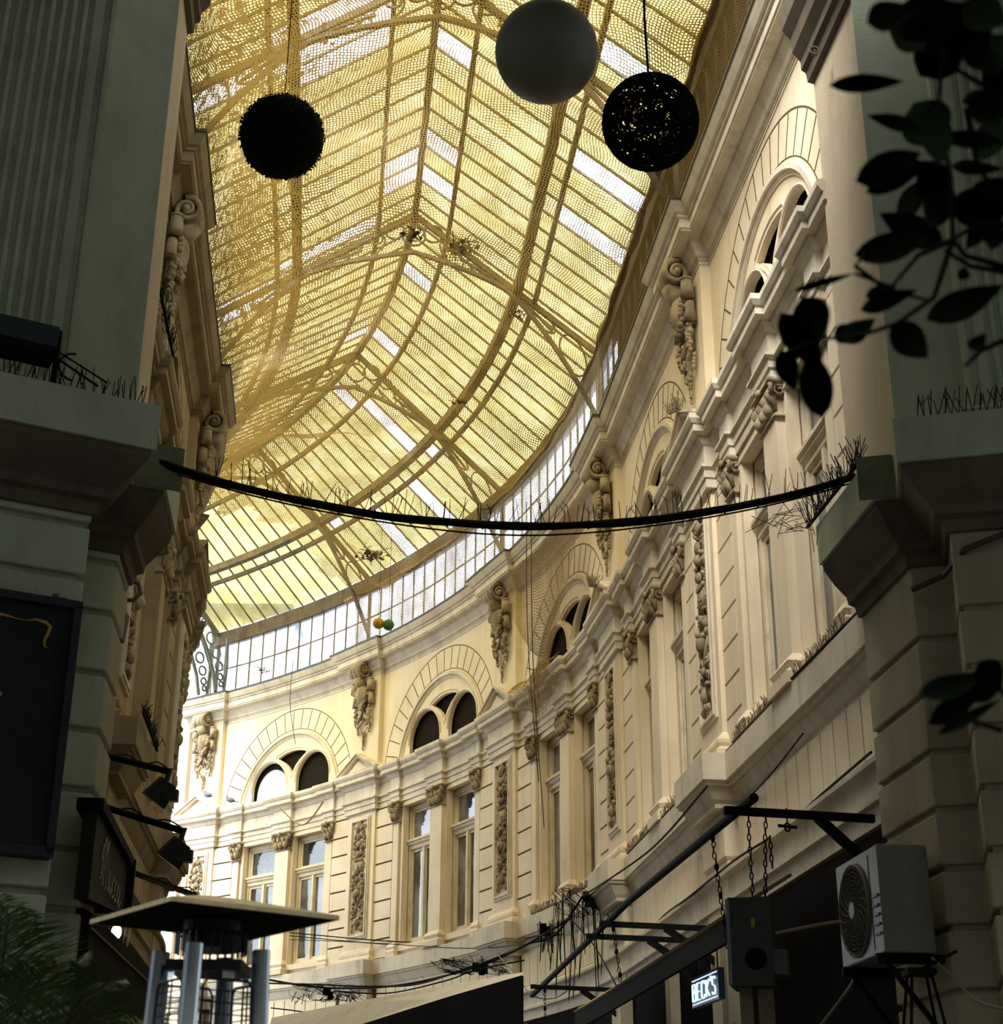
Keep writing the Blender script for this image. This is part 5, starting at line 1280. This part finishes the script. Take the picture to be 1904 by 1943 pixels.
# debris caught in the net
def netp(s,m,dz=.02): return pr(s,m,net_h(s,m)+dz)
debris('debris_clump','dark clump of leaves and feathers caught in the net low in the middle',netp(31.8,1.3),.13,30,1)
debris('debris_clump','dark clump of rubbish lying on the net under the second truss crown',netp(19.4,3.4),.09,16,3)
debris('debris_clump','pale crumpled paper on the net right of the truss crown',netp(19.8,2.7),.11,22,4)
debris('debris_clump','small dark clump on the net near the right slope',netp(20.8,1.7),.05,12,5)
debris('debris_clump','small dead leaves on the net above the third truss',netp(24.6,2.1),.07,12,7)
debris('debris_clump','brown clump stuck in the far clerestory netting',pr(37.2,.6,11.0),.07,10,9)

# pigeons
def pigeon(p,rz,lab):
    e=empty('pigeon',p,rz); tag(e,lab,'pigeon','pigeons on the far cornice')
    m=MB(); m.tube([(-.10,0,.09),(-.05,0,.11),(.02,0,.125),(.08,0,.145),(.11,0,.185),(.12,0,.215),(.135,0,.225)],[.02,.05,.062,.05,.03,.03,.012],10); m.build('body',simple('pigeon_grey_%s'%lab[:4],(.13,.15,.19),.7),e,smooth=True)
    m=MB(); m.add([(-.08,-.03,.10),(-.08,.03,.10),(-.22,.035,.05),(-.22,-.035,.05),(-.08,0,.08),(-.22,0,.04)],[(0,1,2,3),(0,3,5,4),(1,4,5,2)]); m.build('tail',simple('pigeon_tail_%s'%lab[:4],(.05,.055,.07),.7),e)
    m=MB(); m.tube([(.135,0,.22),(.165,0,.213)],[.008,.002],5); m.tube([(.02,-.02,.07),(.02,-.02,0)],.005,4); m.tube([(.02,.02,.07),(.02,.02,0)],.005,4); m.build('beak_and_legs',simple('pigeon_pink_%s'%lab[:4],(.3,.12,.1),.6),e)
q=pr(39.15,.40,8.27); pigeon(q,math.radians(150),'grey pigeon perched on the slope of the farthest pediment')
q=pr(38.35,.38,8.045); pigeon(q,math.radians(150),'second grey pigeon standing on the far entablature right of the pediment')

# ------------------------------------------------------------------ ground, far building and the street behind the viewer
m=MB(); m.add([(-60,-30,0),(60,-30,0),(60,90,0),(-60,90,0)],[(0,1,2,3)]); o=m.build('floor',M['ground']); tag(o,'worn stone paving of the passage','floor',kind='structure')
m=MB(); m.box(-24,-8,56,66,0,22); fb=m.build('distant_building',simple('pale_blue_render',(.62,.68,.78),.9,noise=.1,nscale=.5)); tag(fb,'pale hazy building beyond the open end of the passage','building')
hz=simple('hazy_window',(.38,.42,.50),.4)
for r_ in range(5):
    for c_i in range(4): m=MB(); m.box(-13.9+c_i*1.6,-12.9+c_i*1.6,55.9,56.0,3.4+4.0*r_,5.6+4.0*r_); m.build('window',hz,fb)
m=MB(); m.box(-24,-8,55.6,56.0,8.8,9.1); m.box(-24,-8,55.6,56.0,13.8,14.2); m.box(-24.2,-7.8,55.4,66,21.6,22); m.build('cornice_bands',simple('hazy_band',(.55,.58,.64),.9),fb)
m=MB(); m.box(-14,-8,46,55,0,7.6); o=m.build('blue_annex',simple('blue_tarpaulin',(.16,.26,.38),.8,noise=.2,nscale=2)); tag(o,'blue clad low annex glimpsed left of the white facade','building')
dk2=simple('street_house_render',(.14,.14,.12),.9)
for nm,x0,x1,y0,y1,z1,lab in (('street_house',-14,14,-14,-9,17.5,'house across the street behind the viewer'),('street_house',-16,-8.6,-9,6,17,'house flanking the mouth of the passage on the left'),('street_house',9.2,16,-9,8,14,'house flanking the mouth of the passage on the right')):
    m=MB(); m.box(x0,x1,y0,y1,0,z1); o=m.build(nm,dk2); tag(o,lab,'building')
m=MB(); m.box(-8.5,9.1,-2.0,9.7,12.3,12.6); o=m.build('sky_blocker_slab',dk2); tag(o,'unseen dark slab added overhead to cut sky light on the pier fronts','roof')  # out of view, added only to block sky light over the entrance
m=MB(); m.run(9.0,21.0,[(.04,10.8),(.11,10.8),(.11,12.45),(.04,12.45)]); o=m.build('wall_attic',M['dark_mould'],P=pr); tag(o,'dark boarded attic wall behind the near clerestory on the right','wall',kind='structure')
m=MB(); m.run(-24,-9,[(-.5,10.6),(-.4,10.6),(-.4,12.5),(-.5,12.5)]); o=m.build('wall_attic',M['dark_mould'],P=pl); tag(o,'dark attic wall behind the left clerestory','wall',kind='structure')
# ------------------------------------------------------------------ light
W=bpy.data.worlds.new('overcast_sky'); SC.world=W; W.use_nodes=True; nt=W.node_tree; nt.nodes.clear()
bg=nt.nodes.new('ShaderNodeBackground'); wo=nt.nodes.new('ShaderNodeOutputWorld'); nt.links.new(bg.outputs[0],wo.inputs[0]); bg.inputs[0].default_value=(.82,.91,1.0,1); bg.inputs[1].default_value=3.5
sd=bpy.data.lights.new('hazy_sun','SUN'); sd.energy=13.0; sd.angle=math.radians(50); sd.color=(1,.96,.88); so=bpy.data.objects.new('hazy_sun',sd); COL.objects.link(so)
d=Vector((.42,.62,-.85)).normalized(); so.rotation_euler=d.to_track_quat('-Z','Y').to_euler()
# ------------------------------------------------------------------ camera
cam=bpy.data.cameras.new('camera'); cam.sensor_fit='HORIZONTAL'; cam.sensor_width=36; cam.lens=F/1904*36; cam.clip_start=.1; cam.clip_end=300
cam.dof.use_dof=True; cam.dof.focus_distance=24; cam.dof.aperture_fstop=6.3
co=bpy.data.objects.new('camera',cam); COL.objects.link(co)
ro=math.radians(.335); R_=rgt*math.cos(ro)+upv*math.sin(ro); Up_=-rgt*math.sin(ro)+upv*math.cos(ro)
mx=Matrix((R_,Up_,-fwd)).transposed().to_4x4(); co.matrix_world=Matrix.Translation(CAMP)@mx
SC.camera=co
vs_=SC.view_settings; vs_.view_transform='Standard'; vs_.look='None'; vs_.gamma=1; vs_.exposure=0.22; vs_.use_curve_mapping=False
SC.render.film_transparent=False
SC.cycles.transparent_max_bounces=16; SC.cycles.max_bounces=6; SC.cycles.diffuse_bounces=3; SC.cycles.use_denoising=True; SC.cycles.sample_clamp_indirect=6
